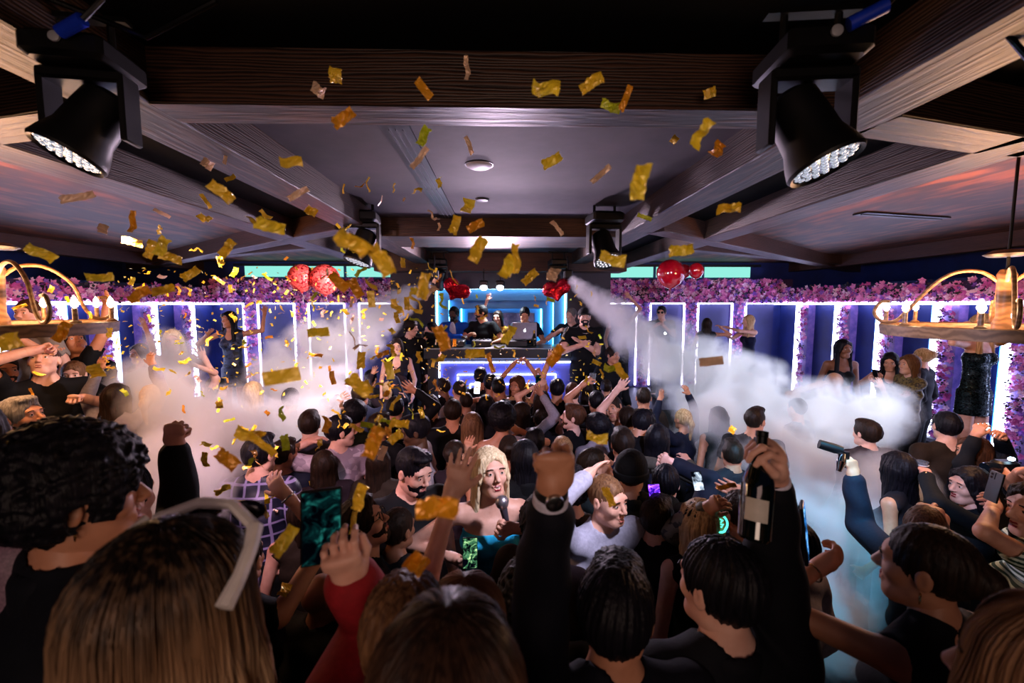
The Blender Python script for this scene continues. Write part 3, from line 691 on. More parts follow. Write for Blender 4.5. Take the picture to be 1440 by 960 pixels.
def beam(p, q, w, h=ZC-ZB, m=woodx, z=ZB, name='ceiling_beam'):
    p, q = V((*p, 0)), V((*q, 0)); d = q-p; a = math.atan2(d.y, d.x); L = d.length
    o = MB().bbox((0, 0, 0), (L, w, h+.02), .006).build(name, m); o.location = ((p+q)/2)+V((0, 0, z+h/2+.01)); o.rotation_euler = (0, 0, a)
    tag(o, kind='structure'); return o
wl = mat('beam_wood_along', '1b100c', .5, kind='wood', col2='4c3328', scale=(.7, 7, 9), bump=.3)
for s in (-1, 1):
    beam((s*1.36, -.3), (s*1.36, 8.2), .26, m=wl)
    beam((s*2.33, -.2), (s*2.33, 9.0), .28, m=wl)
    beam((s*1.47, 1.72), (s*2.25, 1.92), .20, m=wl)
    beam((s*2.4, 1.92), (s*6.3, 2.5), .24, m=wl)
    beam((s*1.5, 4.2), (s*9, 10.3), .2, m=wl, z=ZB-.004)
    beam((s*6.35, .5), (s*6.35, 9.4), .18, m=wl)
    beam((s*2.45, 5.8), (s*6.3, 7.9), .16, m=wl, z=ZB+.03)
beam((-1.24, 1.675), (1.24, 1.675), .17, m=woody)
beam((-1.24, 4.95), (1.24, 4.95), .85, m=woody, z=ZB)
beam((-2.2, 7.75), (2.2, 7.75), .5, h=.3, m=woody, z=3.22)
beam((-2.2, .3), (2.2, .3), .2, m=woody)
# DJ niche in the back wall
LAV, CYA = emis('led_white_violet', (.62, .60, 1.0), 11.0), emis('led_cyan', (.10, .62, 1.0), 13.0)
LEDW = emis('led_white', (.62, .66, 1.0), 15.0)
NX0, NX1, NZ = -1.22, 1.22, 2.94
YB = 9.25
def wall_seg(name, x0, x1, y, z0, z1, m, t=.12):
    return struct(name, MB().box(((x0+x1)/2, y+t/2, (z0+z1)/2), (x1-x0, t, z1-z0)), m)
wall_seg('wall_back_left', -8, -1.5, YB, 0, 3.6, wallm)
wall_seg('wall_back_right', 1.5, 8, YB, 0, 3.6, wallm)
nichem = mat('niche_blue', '4a86b8', .5, kind='plain', col2='3f78ac', scale=2)
mb = MB()
mb.box((-1.62, 8.05, 1.9), (.8, .3, 2.1)); mb.box((1.62, 8.05, 1.9), (.8, .3, 2.1)); mb.box((0, 8.05, 3.14), (4.04, .3, .42))
struct('wall_niche', mb, mat('niche_grey', '2a2838', .6, kind='plaster', col2='232130', scale=3))
def frame_mb(x0, x1, z0, z1, y, w, d):
    m = MB(); m.box((x0-w/2, y+d/2, (z0+z1)/2), (w, d, z1-z0+2*w)); m.box((x1+w/2, y+d/2, (z0+z1)/2), (w, d, z1-z0+2*w)); m.box(((x0+x1)/2, y+d/2, z1+w/2), (x1-x0, d, w)); m.box(((x0+x1)/2, y+d/2, z0-w/2), (x1-x0, d, w)); return m
ni = thing('niche_frame', 'nested square blue panel frames glowing with cyan light strips behind the DJs', 'light frame', (0, 8.2, .85))
for k, (hw, zt, y) in enumerate(((1.20, 2.94, 8.02), (1.0, 2.78, 8.2), (.78, 2.62, 8.4))):
    z0 = 1.0; w = .22 if k < 2 else .14
    o = frame_mb(-hw+w-.02, hw-w+.02, z0, zt-w, y+.04, w, .16).build('panel_frame', nichem, ni); o.location = V((0, -8.2, -.85))
    m = MB(); e = .022
    m.box((-hw+.0, y, (z0+zt)/2), (e, .03, zt-z0)); m.box((hw, y, (z0+zt)/2), (e, .03, zt-z0)); m.box((0, y, zt), (2*hw, .03, e))
    o = m.build('light_strip', CYA if k else emis('led_cyan_pale', (.35, .75, 1.0), 12.0), ni); o.location = V((0, -8.2, -.85))
wall_seg('wall_niche_back', -1.3, 1.3, 8.72, .8, 3.2, mat('niche_back', '8a7fa8', .6, kind='blotch', col2='d8c6e0', scale=14))
# ---------------- flowers
petal_m = [mat('petal_pink', 'f08cca', .6), mat('petal_magenta', 'c84ea2', .6), mat('petal_pale', 'ffd4f2', .6), mat('petal_purple', '8c54c4', .6), mat('leaf_dark', '1c1626', .6)]
def flowers(name, label, pts, nrmv, seed, size=.042, par=None):
    """5 petalled blossoms at pts facing nrmv"""
    rs = np.random.RandomState(seed); n = len(pts); nv = nrm(nrmv); a0 = nrm(np.cross(nv, (0, 0, 1.))); b0 = np.cross(a0, nv)
    vs, fs, mi = [], [], []
    for i in range(n):
        leaf = rs.rand() < .22; c = np.array(pts[i]); tl = rs.uniform(-.6, .6, 2); nn_ = nrm(nv+a0*tl[0]+b0*tl[1]); u = nrm(np.cross(nn_, b0)); w_ = np.cross(nn_, u); s = size*rs.uniform(.6, 1.35); rot = rs.uniform(0, 6.28); mt = 4 if leaf else rs.choice(4, p=(.38, .24, .22, .16))
        for p in range(3 if leaf else 5):
            a = rot+p*2*math.pi/(3 if leaf else 5); d = u*math.cos(a)+w_*math.sin(a); e = u*math.cos(a+1.57)+w_*math.sin(a+1.57); k = len(vs)
            vs += [c, c+d*s*.55+e*s*.36+nn_*s*.12, c+d*s+nn_*s*.35, c+d*s*.55-e*s*.36+nn_*s*.12]; fs.append((k, k+1, k+2, k+3)); mi.append(mt)
    o = mesh_np(name, np.array(vs), np.array(fs), petal_m, par, False, mi)
    return tag(o, label, 'flowers', None, 'stuff') if par is None else o
# side walls: X = +-6, pilasters of flowers with a bright strip, recessed dark panels
def rp(rs, a, b): return rs.uniform(a, b)
for sd, s in (('left', -1), ('right', 1)):
    XW = 6.05*s; rs = np.random.RandomState(3 if s > 0 else 4)
    y0 = 3.6
    struct('wall_'+sd, MB().box((XW+s*.14, 6.6, 1.5), (.12, 6.4, 3.0)), wallm)
    ys = (4.05, 4.85, 5.70, 6.58, 7.44, 8.44) if s > 0 else (4.3, 5.2, 5.95, 6.72, 7.5, 8.4)
    nm = 'on the %s hand wall' % sd
    for i, y in enumerate(ys):
        struct('trim_%s_pilaster' % sd, MB().box((XW+s*.02, y-.12, 1.62), (.14, .24, 2.1)), mat('pilaster_lilac', '4a4488', .7, kind='blotch', col2='8a6cae', scale=9))
        pl = (('seventh', 'sixth', 'fifth', 'fourth', 'third', 'second'))[i]
        st = MB().box((0, 0, 0), (.03, .10, 2.06)).build('led_strip', LEDW); st.location = (XW-s*.075, y+.02, 1.64)
        tag(st, 'vertical white LED strip on the %s wall, number %s counting from the far corner' % (sd, pl), 'led strip', 'vertical strips %s' % nm)
        bl = MB().box((0, 0, 0), (.03, .03, 2.06)).build('blue_strip', emis('led_blue', (.05, .28, 1.0), 3.0)); bl.location = (XW-s*.055, y+.085, 1.64)
        tag(bl, 'thin blue light edge beside the %s LED strip from the far corner, %s wall' % (pl, sd), 'led strip', 'blue edges %s' % nm)
        pts = [(XW-s*(.065+rs.uniform(0, .05)), y-.035-rs.uniform(0, .20), rs.uniform(.75, 2.6)) for _ in range(230)]
        flowers('flower_column', 'narrow column of pink and violet blossoms, %s from the far corner of the %s wall' % (pl, sd), pts, (-s, -.25, 0), 20+i, .036)
    pts = [(XW-s*(.0+rs.uniform(0, .13)), rs.uniform(3.7, 9.2), 2.70+abs(rs.normal(0, .12)) % .30) for _ in range(1700)]
    flowers('flower_garland', 'thick pink and purple blossom garland along the top of the %s wall' % sd, pts, (-s, -.2, 0), 31, .045)
    st = MB().box((0, 0, 0), (.05, 5.6, .045)).build('led_strip', LAV); st.location = (XW-s*.07, 6.45, 2.665)
    tag(st, 'long horizontal LED strip under the garland of the %s wall' % sd, 'led strip')
    struct('trim_%s_head' % sd, MB().box((XW+s*.12, 6.5, 2.82), (.28, 5.7, .28)), mat('garland_backing', '3a2450', .8))
    # back wall part
    xs0 = [3.05, 4.08, 5.12] if s > 0 else [2.15, 3.15, 4.2, 5.25]
    k = 0
    struct('trim_back_%s_head' % sd, MB().box((s*4.05, YB-.08, 2.93), (4.4, .2, .5)), mat('garland_backing', '3a2450', .8))
    for i, x in enumerate(xs0):
        ordn = ('first', 'second', 'third', 'fourth')[i]
        struct('trim_back_%s_pilaster' % sd, MB().box((s*x, YB-.06, 1.75), (.26, .16, 1.86)), mat('pilaster_lilac', '6f62a8', .7))
        pts = [(s*x+rs.uniform(-.12, .12), YB-.16-rs.uniform(0, .05), rs.uniform(.9, 2.66)) for _ in range(150)]
        flowers('flower_column', 'column of magenta blossoms on the back wall, %s to the %s of the DJ booth' % (ordn, sd), pts, (0, -1, 0), 50+i, .04)
        for e in (-1, 1):
            st = MB().box((0, 0, 0), (.03, .03, 1.76)).build('led_strip', LAV); st.location = (s*x+e*.15, YB-.15, 1.78)
            tag(st, 'lilac LED strip at the %s edge of the %s flower column, %s of booth' % ('inner' if e*s < 0 else 'outer', ordn, sd), 'led strip', 'back wall upright strips')
    for i in range(len(xs0)+1):
        a = (1.95 if i == 0 else xs0[i-1]+.15); b = (xs0[i]-.15 if i < len(xs0) else 5.95)
        st = MB().box((0, 0, 0), (b-a, .03, .03)).build('led_strip', LAV); st.location = (s*(a+b)/2, YB-.15, 2.665)
        tag(st, 'short horizontal LED strip above back wall panel %s of the booth, %s panel out' % (sd, ('first', 'second', 'third', 'fourth', 'fifth')[i]), 'led strip', 'back wall top strips')
        struct('wall_back_%s_panel' % sd, MB().box((s*(a+b)/2, YB-.02, 1.75), (b-a, .04, 1.8)), wallp if s > 0 or i > 1 else wallp)
    pts = [(s*rs.uniform(1.95, 6.0), YB-.19-rs.uniform(0, .1), rs.uniform(2.70, 3.16)) for _ in range(1500)]
    flowers('flower_garland', 'deep pink blossom garland along the top of the back wall %s of the booth' % sd, pts, (0, -1, 0), 71, .05)
    # teal lit transom band above the garland
    tw = thing('window', 'teal lit high window band above the back garland on the %s' % sd, 'window', (s*3.9, YB-.12, 3.3)); tw['kind'] = 'structure'; tw.name = 'window_%d' % (1 if s < 0 else 2)
    for j in range(3):
        MB().box((s*(-1.15+j*1.05), 0, .03), (.98, .03, .22)).build('pane', emis('teal_glass', (.25, .72, .62), .9), tw)
    MB().box((0, -.02, .165), (3.3, .06, .05)).build('window_frame', blkm, tw)
    # banquette along the side wall
    bq = thing('banquette', 'long dark leather banquette bench along the %s wall' % sd, 'bench', (s*5.55, 6.3, 0))
    MB().bbox((0, 0, .22), (.7, 5.2, .44), .04).build('seat', mat('leather_navy', '10142a', .4), bq, True)
    MB().bbox((s*.3, 0, .62), (.16, 5.2, .44), .04).build('backrest', mat('leather_navy', '10142a', .4), bq, True)
struct('wall_rear', MB().box((0, -2.6, 1.8), (14, .12, 3.7)), blk)
struct('wall_outer_left', MB().box((-8.0, 3.5, 1.8), (.12, 12.5, 3.7)), wallm); struct('wall_outer_right', MB().box((8.0, 3.5, 1.8), (.12, 12.5, 3.7)), wallm)
# ---------------- ceiling details
sl = thing('air_diffuser', 'long black linear air slot in the central ceiling panel', 'vent', (-.53, 3.35, ZC))
MB().box((0, 0, -.006), (.15, 2.3, .012)).build('frame', blkm, sl)
for i in range(3):
    for j in (-1, 1): MB().box((-.035+i*.035, j*.56, -.014), (.0035, 1.08, .012)).build('slat', mat('slat_grey', '5a5a62', .4), sl)
sl = thing('air_diffuser', 'short black linear slot in the warm brown ceiling on the right', 'vent', (4.05, 4.3, ZC)); sl.rotation_euler = (0, 0, math.radians(12))
MB().box((0, 0, -.006), (1.1, .14, .012)).build('frame', blkm, sl); MB().box((0, 0, -.014), (1.06, .02, .01)).build('slat', mat('slat_dark', '1a1a1e', .4), sl)
dn = thing('ceiling_speaker', 'round white ceiling disc in the central panel', 'speaker', (-.14, 2.83, ZC))
MB().lathe((0, 0, 0), [(.0, -.018), (.07, -.016), (.082, -.008), (.085, 0)], 28, cap=False).build('grille', mat('disc_white', 'd8d4dc', .5), dn, True)
MB().lathe((0, 0, 0), [(.085, -.004), (.092, -.004), (.092, 0)], 28, cap=False).build('rim', mat('disc_rim', '3a3a40', .4), dn, True)
dn = thing('ceiling_speaker', 'smaller dark round ceiling disc farther along the central panel', 'speaker', (-.16, 3.72, ZC))
MB().lathe((0, 0, 0), [(.0, -.02), (.05, -.016), (.062, 0)], 24, cap=False).build('grille', mat('disc_rim', '3a3a40', .4), dn, True)
# ---------------- moving head stage lights
def moving_head(label, loc, sc, yaw, tilt, lens_e=.0, blue=False):
    t = thing('moving_head_light', label, 'stage light', loc, yaw, 'moving head lights'); S = sc
    MB().bbox((0, 0, -.04*S), (.30*S, .30*S, .10*S), .02*S).build('base', blkm, t, True)
    m = MB(); m.tube([(-.10*S, 0, .01*S), (-.10*S, 0, .14*S)], .014*S); m.tube([(.10*S, 0, .01*S), (.10*S, 0, .14*S)], .014*S); m.box((0, 0, .13*S), (.34*S, .05*S, .02*S)); m.build('clamp', blkm, t, True)
    y = MB(); y.bbox((0, 0, -.115*S), (.32*S, .12*S, .05*S), .015*S)
    for s in (-1, 1): y.bbox((s*.148*S, 0, -.24*S), (.026*S, .11*S, .27*S), .012*S)
    y.build('yoke', blkm, t, True)
    h = bpy.data.objects.new('head', None); h.empty_display_size = .05
    prof = [(.0, .155), (.07, .15), (.095, .125), (.10, .05), (.105, -.06), (.125, -.12), (.135, -.165), (.128, -.178), (.115, -.170)]
    hd = MB().lathe((0, 0, 0), [(r*S, z*S) for r, z in prof], 28, cap=False).build('lamp_head', mat('fixture_shell', '040507', .45, .0), t, True)
    hd.location = (0, 0, -.30*S); hd.rotation_euler = (tilt[0], tilt[1], 0)
    ln = MB().lathe((0, 0, 0), [(0, -.160*S), (.06*S, -.162*S), (.118*S, -.166*S), (.118*S, -.158*S)], 28, cap=False).build('lens_plate', mat('lens_black', '101218', .15, .6), hd, True)
    g = MB(); k = 0
    for r, n in ((0, 1), (.035, 6), (.068, 12), (.098, 18)):
        for j in range(n):
            a = 2*math.pi*j/n; g.ball((r*S*math.cos(a), r*S*math.sin(a), -.163*S), (.014*S, .014*S, .009*S), 8)
    g.build('lens_array', mat('lens_glass', 'b8c0cc', .12, .85, emit=(.8, .85, 1), es=lens_e), hd, True)
    if blue:
        MB().tube([(.03*S, -.17*S, -.02*S), (.13*S, -.20*S, .02*S)], .024*S, 12).build('power_plug', mat('plug_blue', '1238c8', .4), t, True)
        MB().tube([(.13*S, -.20*S, .02*S), (.20*S, -.2*S, .10*S), (.24*S, -.15*S, .35*S)], .010*S, 8).build('cable', blk, t, True)
        MB().lathe((0, -.155*S, -.03*S), [(0, 0), (.02*S, 0), (.02*S, .008*S), (.012*S, .012*S), (0, .012*S)], 16, V((0, -1, 0))).build('knob', mat('knob_grey', 'a8a8b0', .4), t, True)
    return t
moving_head('large black moving head light hanging top left, close to the camera', (-1.17, 1.30, 3.36), .66, .15, (-.30, .42), .35, True)
moving_head('large black moving head light hanging top right with a blue plug', (.885, 1.27, 3.38), .74, -.1, (-.28, -.36), 1.1, True)
moving_head('black moving head light on the left of the centre crossbeam', (-1.25, 3.95, 3.46), .95, .1, (-.2, .3), .1)
moving_head('black moving head light on the right of the centre crossbeam', (.94, 3.95, 3.46), .95, .1, (-.5, -.1), .8)
moving_head('small moving head light above the left end of the DJ niche', (-1.05, 7.2, 3.38), 1.0, .1, (.3, .3), .2)
moving_head('small moving head light above the right end of the DJ niche', (.95, 7.2, 3.38), 1.0, .1, (.3, -.3), .2)
for i, (pts, lb) in enumerate(((((-1.9, 1.2, 3.52), (-1.6, 1.2, 3.38), (-1.3, 1.25, 3.5), (-1.0, 1.3, 3.40), (-.8, 1.3, 3.5)), 'black cable looping off the upper left moving head light'), (((1.2, 1.1, 3.5), (1.32, 1.15, 3.36), (1.45, 1.2, 3.32), (1.6, 1.25, 3.5)), 'glossy black cable hanging beside the upper right moving head light'))):
    tag(MB().tube(pts, .008, 8).build('cable', mat('cable_black', '0a0a0c', .2), None, True), lb, 'cable')
# white flood lamps over the DJs
for i, x in enumerate((-.30, -.02)):
    t = thing('flood_lamp', 'small bright white flood lamp over the DJ booth, %s one' % ('left' if i == 0 else 'right'), 'lamp', (x, 7.35, 2.95), group='flood lamps over the booth')
    MB().bbox((0, 0, .05), (.16, .10, .10), .02).build('housing', blkm, t, True); MB().ball((0, -.03, -.02), (.06, .03, .05), 12).build('bulb', emis('flood_bulb', (.92, .95, 1), 22), t, True); MB().tube([(0, 0, .1), (0, 0, .30)], .01).build('stem', blkm, t, True)
# CO2 nozzles
for s in (-1, 1):
    t = thing('smoke_jet', 'black CO2 smoke jet nozzle hung above the %s of the booth' % ('left' if s < 0 else 'right'), 'smoke machine', (s*1.02, 6.55, 3.02))
    MB().bbox((0, 0, .08), (.14, .12, .14), .02).build('housing', blkm, t, True); MB().tube([(0, -.02, .03), (s*.10, -.06, -.04)], [.03, .022], 12).build('nozzle', blkm, t, True); MB().tube([(0, 0, .14), (0, .1, .36)], .012).build('bracket', blkm, t, True)
# ---------------- chandeliers
brass = mat('brass_wood', '63452a', .45, .1, kind='wood', col2='846040', scale=(3, 3, 3))
def chandelier(label, loc, R0, rot=0):
    t = thing('chandelier', label, 'chandelier', loc, rot, 'ring chandeliers')
    m = MB(); n = 56; vs = []
    for i in range(n):
        a = 2*math.pi*i/n
        for r, z in ((R0-.05, -.028), (R0, -.035), (R0+.006, .03), (R0-.004, .036), (R0-.05, .030), (R0-.056, .0)): vs.append((r*math.cos(a), r*math.sin(a), z))
    fs = [(i*6+j, ((i+1) % n)*6+j, ((i+1) % n)*6+(j+1) % 6, i*6+(j+1) % 6) for i in range(n) for j in range(6)]
    m.add(vs, fs); m.build('ring', brass, t, True)
    MB().lathe((0, 0, 0), [(0, -.09), (.022, -.08), (.035, -.05), (.03, -.02), (.045, .0), (.045, .05), (.032, .09), (.040, .30), (.045, .34), (.03, .37), (0, .38)], 18, cap=False).build('post', brass, t, True)
    MB().tube([(0, 0, .37), (0, 0, ZC-loc[2])], .008).build('rod', blkm, t, True)
    MB().lathe((0, 0, .445), [(0, 0), (.09, .004), (.11, .016), (.07, .04), (0, .045)], 22, cap=False).build('canopy', blkm, t, True)
    for k in range(4):
        a = math.pi/4+k*math.pi/2; ca, sa = math.cos(a), math.sin(a); q = [(.03, .30), (.10, .36), (.19, .37), (.27, .33), (.34, .25), (R0*.76, .12), (R0*.86, .05), (R0*.99, .05), (R0*1.06, .11), (R0*1.0, .18), (R0*.90, .18)]
        pp = []
        for i in range(len(q)-1):
            p0, p1, p2, p3 = q[max(i-1, 0)], q[i], q[i+1], q[min(i+2, len(q)-1)]
            for u in (0, .25, .5, .75):
                cr = [.5*(2*p1[d]+(p2[d]-p0[d])*u+(2*p0[d]-5*p1[d]+4*p2[d]-p3[d])*u*u+(3*p1[d]-p0[d]-3*p2[d]+p3[d])*u**3) for d in (0, 1)]
                pp.append((cr[0]*ca, cr[0]*sa, cr[1]))
        MB().tube(pp, .011, 8).build('arm', brass, t, True)
    for k in range(9):
        a = 2*math.pi*k/9+.2; x, y = (R0-.028)*math.cos(a), (R0-.028)*math.sin(a)
        c = MB().lathe((x, y, .03), [(0, 0), (.022, .0), (.026, .012), (.013, .02), (.012, .085), (0, .088)], 14, cap=False).build('candle', brass, t, True)
        MB().lathe((x, y, .117), [(0, 0), (.013, .008), (.018, .024), (.013, .048), (.003, .070), (0, .072)], 12, cap=False).build('flame_bulb', emis('flame', (1.0, .66, .34), 50), c, True)
    l = bpy.data.lights.new('chandelier_glow', 'POINT'); l.energy = 55; l.color = (1.0, .50, .24); l.shadow_soft_size = .25; lo = bpy.data.objects.new('chandelier_glow', l); link(lo); lo.location = V(loc)+V((0, 0, .2))
    l = bpy.data.lights.new('chandelier_uplight', 'SPOT'); l.energy = 260; l.color = (1.0, .44, .20); l.spot_size = math.radians(125); l.spot_blend = .9; l.shadow_soft_size = .2; lo = bpy.data.objects.new('chandelier_uplight', l); link(lo); lo.location = V(loc)+V((0, 0, .22)); lo.rotation_euler = V((.5 if loc[0] > 0 else -.5, 1.0, .9)).to_track_quat('-Z', 'Y').to_euler()
pr = at(1408, 466, 2.5); pl_ = at(0, 462, 2.5)
chandelier('wooden ring chandelier with candle bulbs hanging on the right', pr, .56)
chandelier('wooden ring chandelier with candle bulbs at the left edge', pl_, .50, .4)
# ---------------- DJ booth
YF = 6.25
bo = thing('dj_booth', 'black DJ booth with nested glowing square frames on its front', 'dj booth', (.08, YF, 0))
MB().box((0, .27, .92), (2.34, .50, 1.84)).build('body', mat('booth_black', '07090d', .4), bo)
MB().bbox((0, .24, 1.93), (2.42, .64, .16), .015).build('counter', mat('booth_top', '10202a', .3), bo)
MB().box((0, -.082, 2.005), (2.40, .012, .012)).build('counter_trim', mat('trim_steel', '9aa6b0', .3, .9), bo)
pan = mat('booth_panel', '6068c8', .45, kind='plain', col2='5058b8', scale=2)
for k, (hw, zt, zb) in enumerate(((.99, 1.80, .70), (.72, 1.62, .85), (.54, 1.48, .98))):
    m = MB(); e = .018
    for x in (-hw, hw): m.box((x, -.03-.014*k, (zt+zb)/2), (e, .02, zt-zb))
    m.box((0, -.03-.014*k, zt), (2*hw, .02, e)); m.box((0, -.03-.014*k, zb), (2*hw, .02, e)); m.build('light_strip', emis('led_booth', (.42, .50, 1.0), 12), bo)
    MB().box((0, -.006-.014*k, (zt+zb)/2), (2*hw-.01, .012, zt-zb)).build('panel', pan, bo)
def gadget(label, x, y, w, d, nm='cd_player'):
    t = thing(nm, label, 'dj equipment', (x, y, 2.012)); MB().bbox((0, 0, .045), (w, d, .09), .01).build('case', blkm, t, True)
    if nm == 'cd_player': MB().lathe((0, -.02, .09), [(0, .012), (.10, .012), (.105, 0)], 24, cap=False).build('jog_wheel', mat('jog', '3a3c42', .3, .6), t, True)
    else:
        for i in range(8): MB().lathe((-.1+.066*(i % 4), .06-.10*(i//4), .09), [(0, .02), (.01, .018), (.012, 0)], 10, cap=False).build('knob', mat('jog', '3a3c42', .3, .6), t, True)
gadget('black CD player on the left of the booth counter', -.72, 6.56, .32, .36); gadget('black CD player in front of the laptop', -.02+.25, 6.56, .32, .36)
gadget('black DJ mixer between the two CD players', -.30, 6.56, .30, .34, 'dj_mixer')
# laptop
lp = at(738, 462, 6.5); lt = thing('laptop', 'silver laptop with a glowing apple logo standing open on the DJ booth', 'laptop', (lp.x, 6.52, 2.20))
silver = mat('laptop_silver', '7c7884', .4, .4)
MB().bbox((0, .13, -.085), (.36, .25, .016), .005).build('keyboard_base', silver, lt, True)
MB().bbox((0, 0, .045), (.37, .010, .25), .004, Matrix.Rotation(math.radians(-8), 3, 'X')).build('lid', silver, lt, True)
st = MB(); st.tube([(-.12, .05, -.19), (-.12, .2, -.10)], .006); st.tube([(.12, .05, -.19), (.12, .2, -.10)], .006); st.tube([(-.12, .05, -.185), (.12, .05, -.185)], .006); st.build('stand', blkm, lt, True)
v, fc = sdf([ell((0, 0, 0), (.020, .004, .021), k=.004), ell((.018, 0, .004), (.008, .02, .008), k=.001, op=-1), ell((0, 0, .024), (.007, .02, .006), k=.003, op=-1), ell((.005, 0, .030), (.0035, .003, .008), ((.8, 0, -.6), (0, 1, 0), (.6, 0, .8)), k=.0005)], .0016)
o = mesh_np('apple_logo', v, fc, emis('logo_white', (.9, .93, 1), 3), lt); o.location = (0, -.010, .045)
# bottles on the booth
def bottle(label, loc, sc, col, cat='bottle', tilt=None, group=None, foil='c8a040', lab=None):
    t = thing('bottle', label, cat, loc, group=group); S = sc
    prof = [(0, 0), (.036, .002), (.042, .01), (.043, .14), (.040, .165), (.022, .215), (.0145, .25), (.0145, .285), (.0165, .287), (.0165, .30), (0, .302)]
    MB().lathe((0, 0, 0), [(r*S, z*S) for r, z in prof], 24, cap=False).build('glass', mat('bottle_'+col, col, .08, coat=.6), t, True)
    MB().lathe((0, 0, 0), [(.0152*S, .235*S), (.0152*S, .285*S), (.0172*S, .287*S), (.0172*S, .302*S), (0, .304*S)], 18, cap=False).build('foil', mat('foil_'+foil, foil, .35, .8), t, True)
    if lab:
        m = MB(); vs = []
        for i in range(9):
            a = math.radians(-40+10*i)-math.pi/2
            for z in (.055, .115): vs.append((.0438*S*math.cos(a), .0438*S*math.sin(a), z*S))
        m.add(vs, [(2*i, 2*i+2, 2*i+3, 2*i+1) for i in range(8)]).build('label', mat('label_'+lab, lab, .6), t, True)
    if tilt is not None: t.rotation_euler = tilt
    return t
for i, (x, c, lb) in enumerate(((-.98, '1a3020', 'green bottle at the left end of the DJ counter'), (-.88, 'd0c8b8', 'clear bottle second from the left on the DJ counter'), (.50, '0e1a12', 'dark bottle on the DJ counter right of the laptop'), (.95, '1a3020', 'green bottle at the right end of the DJ counter'))):
    bottle(lb, (x, 6.45, 2.012), .8, c, group='bottles on the DJ counter')
# ---------------- balloons
def heart(label, p, s, rz):
    v, fc = sdf([ell((-.42*s, 0, .25*s), (.50*s, .30*s, .48*s), k=.12*s), ell((.42*s, 0, .25*s), (.50*s, .30*s, .48*s), k=.12*s), ecap((0, 0, .15*s), (0, 0, -.55*s), (1, 0, 0), (.72*s, .32*s), (.10*s, .10*s), .6, .15*s)], s*.05, disp=lambda X, Y_, Z: .012*s*np.sin(np.arctan2(X, Z)*28))
    o = mesh_np('heart_balloon', v, fc, mat('foil_red', 'c2142c', .18, .75)); o.location = p; o.rotation_euler = rz; return tag(o, label, 'balloon', 'foil heart balloons')
heart('red foil heart balloon floating left above the DJs', at(640, 410, 6.6), .24, (.2, .5, .3)); heart('red foil heart balloon floating right above the DJs', at(783, 410, 6.6), .26, (-.3, -.2, -.5))
def balloon(label, p, r, m, grp):
    t = thing('balloon', label, 'balloon', p, group=grp); MB().lathe((0, 0, 0), [(0, r), (r*.38, r*.92), (r*.72, r*.68), (r*.94, r*.3), (r*.98, 0), (r*.90, -r*.42), (r*.66, -r*.78), (r*.32, -r*1.02), (r*.06, -r*1.12)], 28, cap=False).build('skin', m, t, True)
    MB().lathe((0, 0, -r*1.12), [(r*.04, .01*r), (r*.1, -.08*r), (0, -.08*r)], 10, cap=False).build('knot', m, t, True); MB().tube([(0, 0, -r*1.15), (r*.1, 0, -r*1.5), (0, 0, -r*2)], .002, 5).build('string', mat('string', '8a8a90', .6), t)
rb = mat('balloon_red', '9c0a1c', .12, coat=.8); rs_ = mat('balloon_glitter', '7a0a16', .3, .5, kind='sequin', col2='e0504a', scale=60)
for p, r, lb in ((at(943, 384, 5.2), .17, 'large glossy red balloon right of the booth'), (at(979, 380, 5.3), .095, 'small glossy red balloon on the right of the pair'), (at(962, 381, 5.5), .09, 'small glossy red balloon between its two neighbours')): balloon(lb, p, r, rb, 'red balloons right of the booth')
for p, r, lb in ((at(424, 390, 4.6), .14, 'glittery dark red balloon, left one of the pair'), (at(457, 392, 4.6), .155, 'glittery dark red balloon, right one of the pair')): balloon(lb, p, r, rs_, 'glitter balloons left of the booth')
struct('floor_raised_left', MB().box((-4.6, 4.0, .2), (4.4, 5.6, .4)), floorm)
G = .62
def px_(x, y, dy=0., pose='open', palm='fwd', hint=None, fd=None): return ('px', (x, y, dy), pose, palm, hint, fd)
PP = {}
def A(key, *a, **k): PP[key] = person(*a, **k); return PP[key]
CF = 'front row by the camera'; DF = 'dancers on the floor'; BO = 'people behind the DJ booth'; SL = 'guests along the left wall'; SR = 'guests along the right wall'
# --- front row
A('f1', 'person with short curly black hair and gold earring seen from behind at the left edge', 112, 702, .90, g=G, by=-25, hy=-50, hair='afro', skin='tan', top='jacket', tc='0a0d16', extras=[x_earring(1)], group=CF)
A('f1c', 'person in a dark sleeve with a raised pink lit fist, hidden behind the curly head', 168, 704, 1.27, g=G, by=-5, hair='short', hc='black', skin='fair', top='jacket', tc='0a0c14', Ra=px_(247, 628, .16, 'fist', 'fwd', (-.2, .3, -1)), group=CF)
A('f1b', 'person in a fuzzy mauve fleece jacket cut off by the left edge', -75, 640, .95, g=G, by=0, hair='short', hc='dark', top='puffer', tc='cloth:8a6a7c:5e4656:200', group=CF)
I = A('f2', 'person with long blonde hair and white sunglasses pushed up, back to the camera', 250, 862, .57, g=G, sex='f', by=-8, hair='none', hc='blonde', skin='fair', top='vest', tc='0b0a10', group=CF)
A('f3c', 'person in a red jacket holding a phone high, hair seen left of the brunette', 572, 892, .74, g=G, sex='m', by=10, hy=0, hair='short', hc='lbrown', skin='fair', top='puffer', tc='8e1a22', La=px_(492, 812, .06, 'phone', 'in', (-.1, -.2, -1)), lean=8, group=CF)
A('f3b', 'person with light brown crown of hair behind the brunette, one open hand raised', 655, 884, .82, g=G, sex='f', by=0, hair='bob', hc='lbrown', skin='fair', top='vest', tc='0b0a10', La=px_(636, 694, .22, 'open', 'fwd', (-.2, 1, -.3)), group=CF)
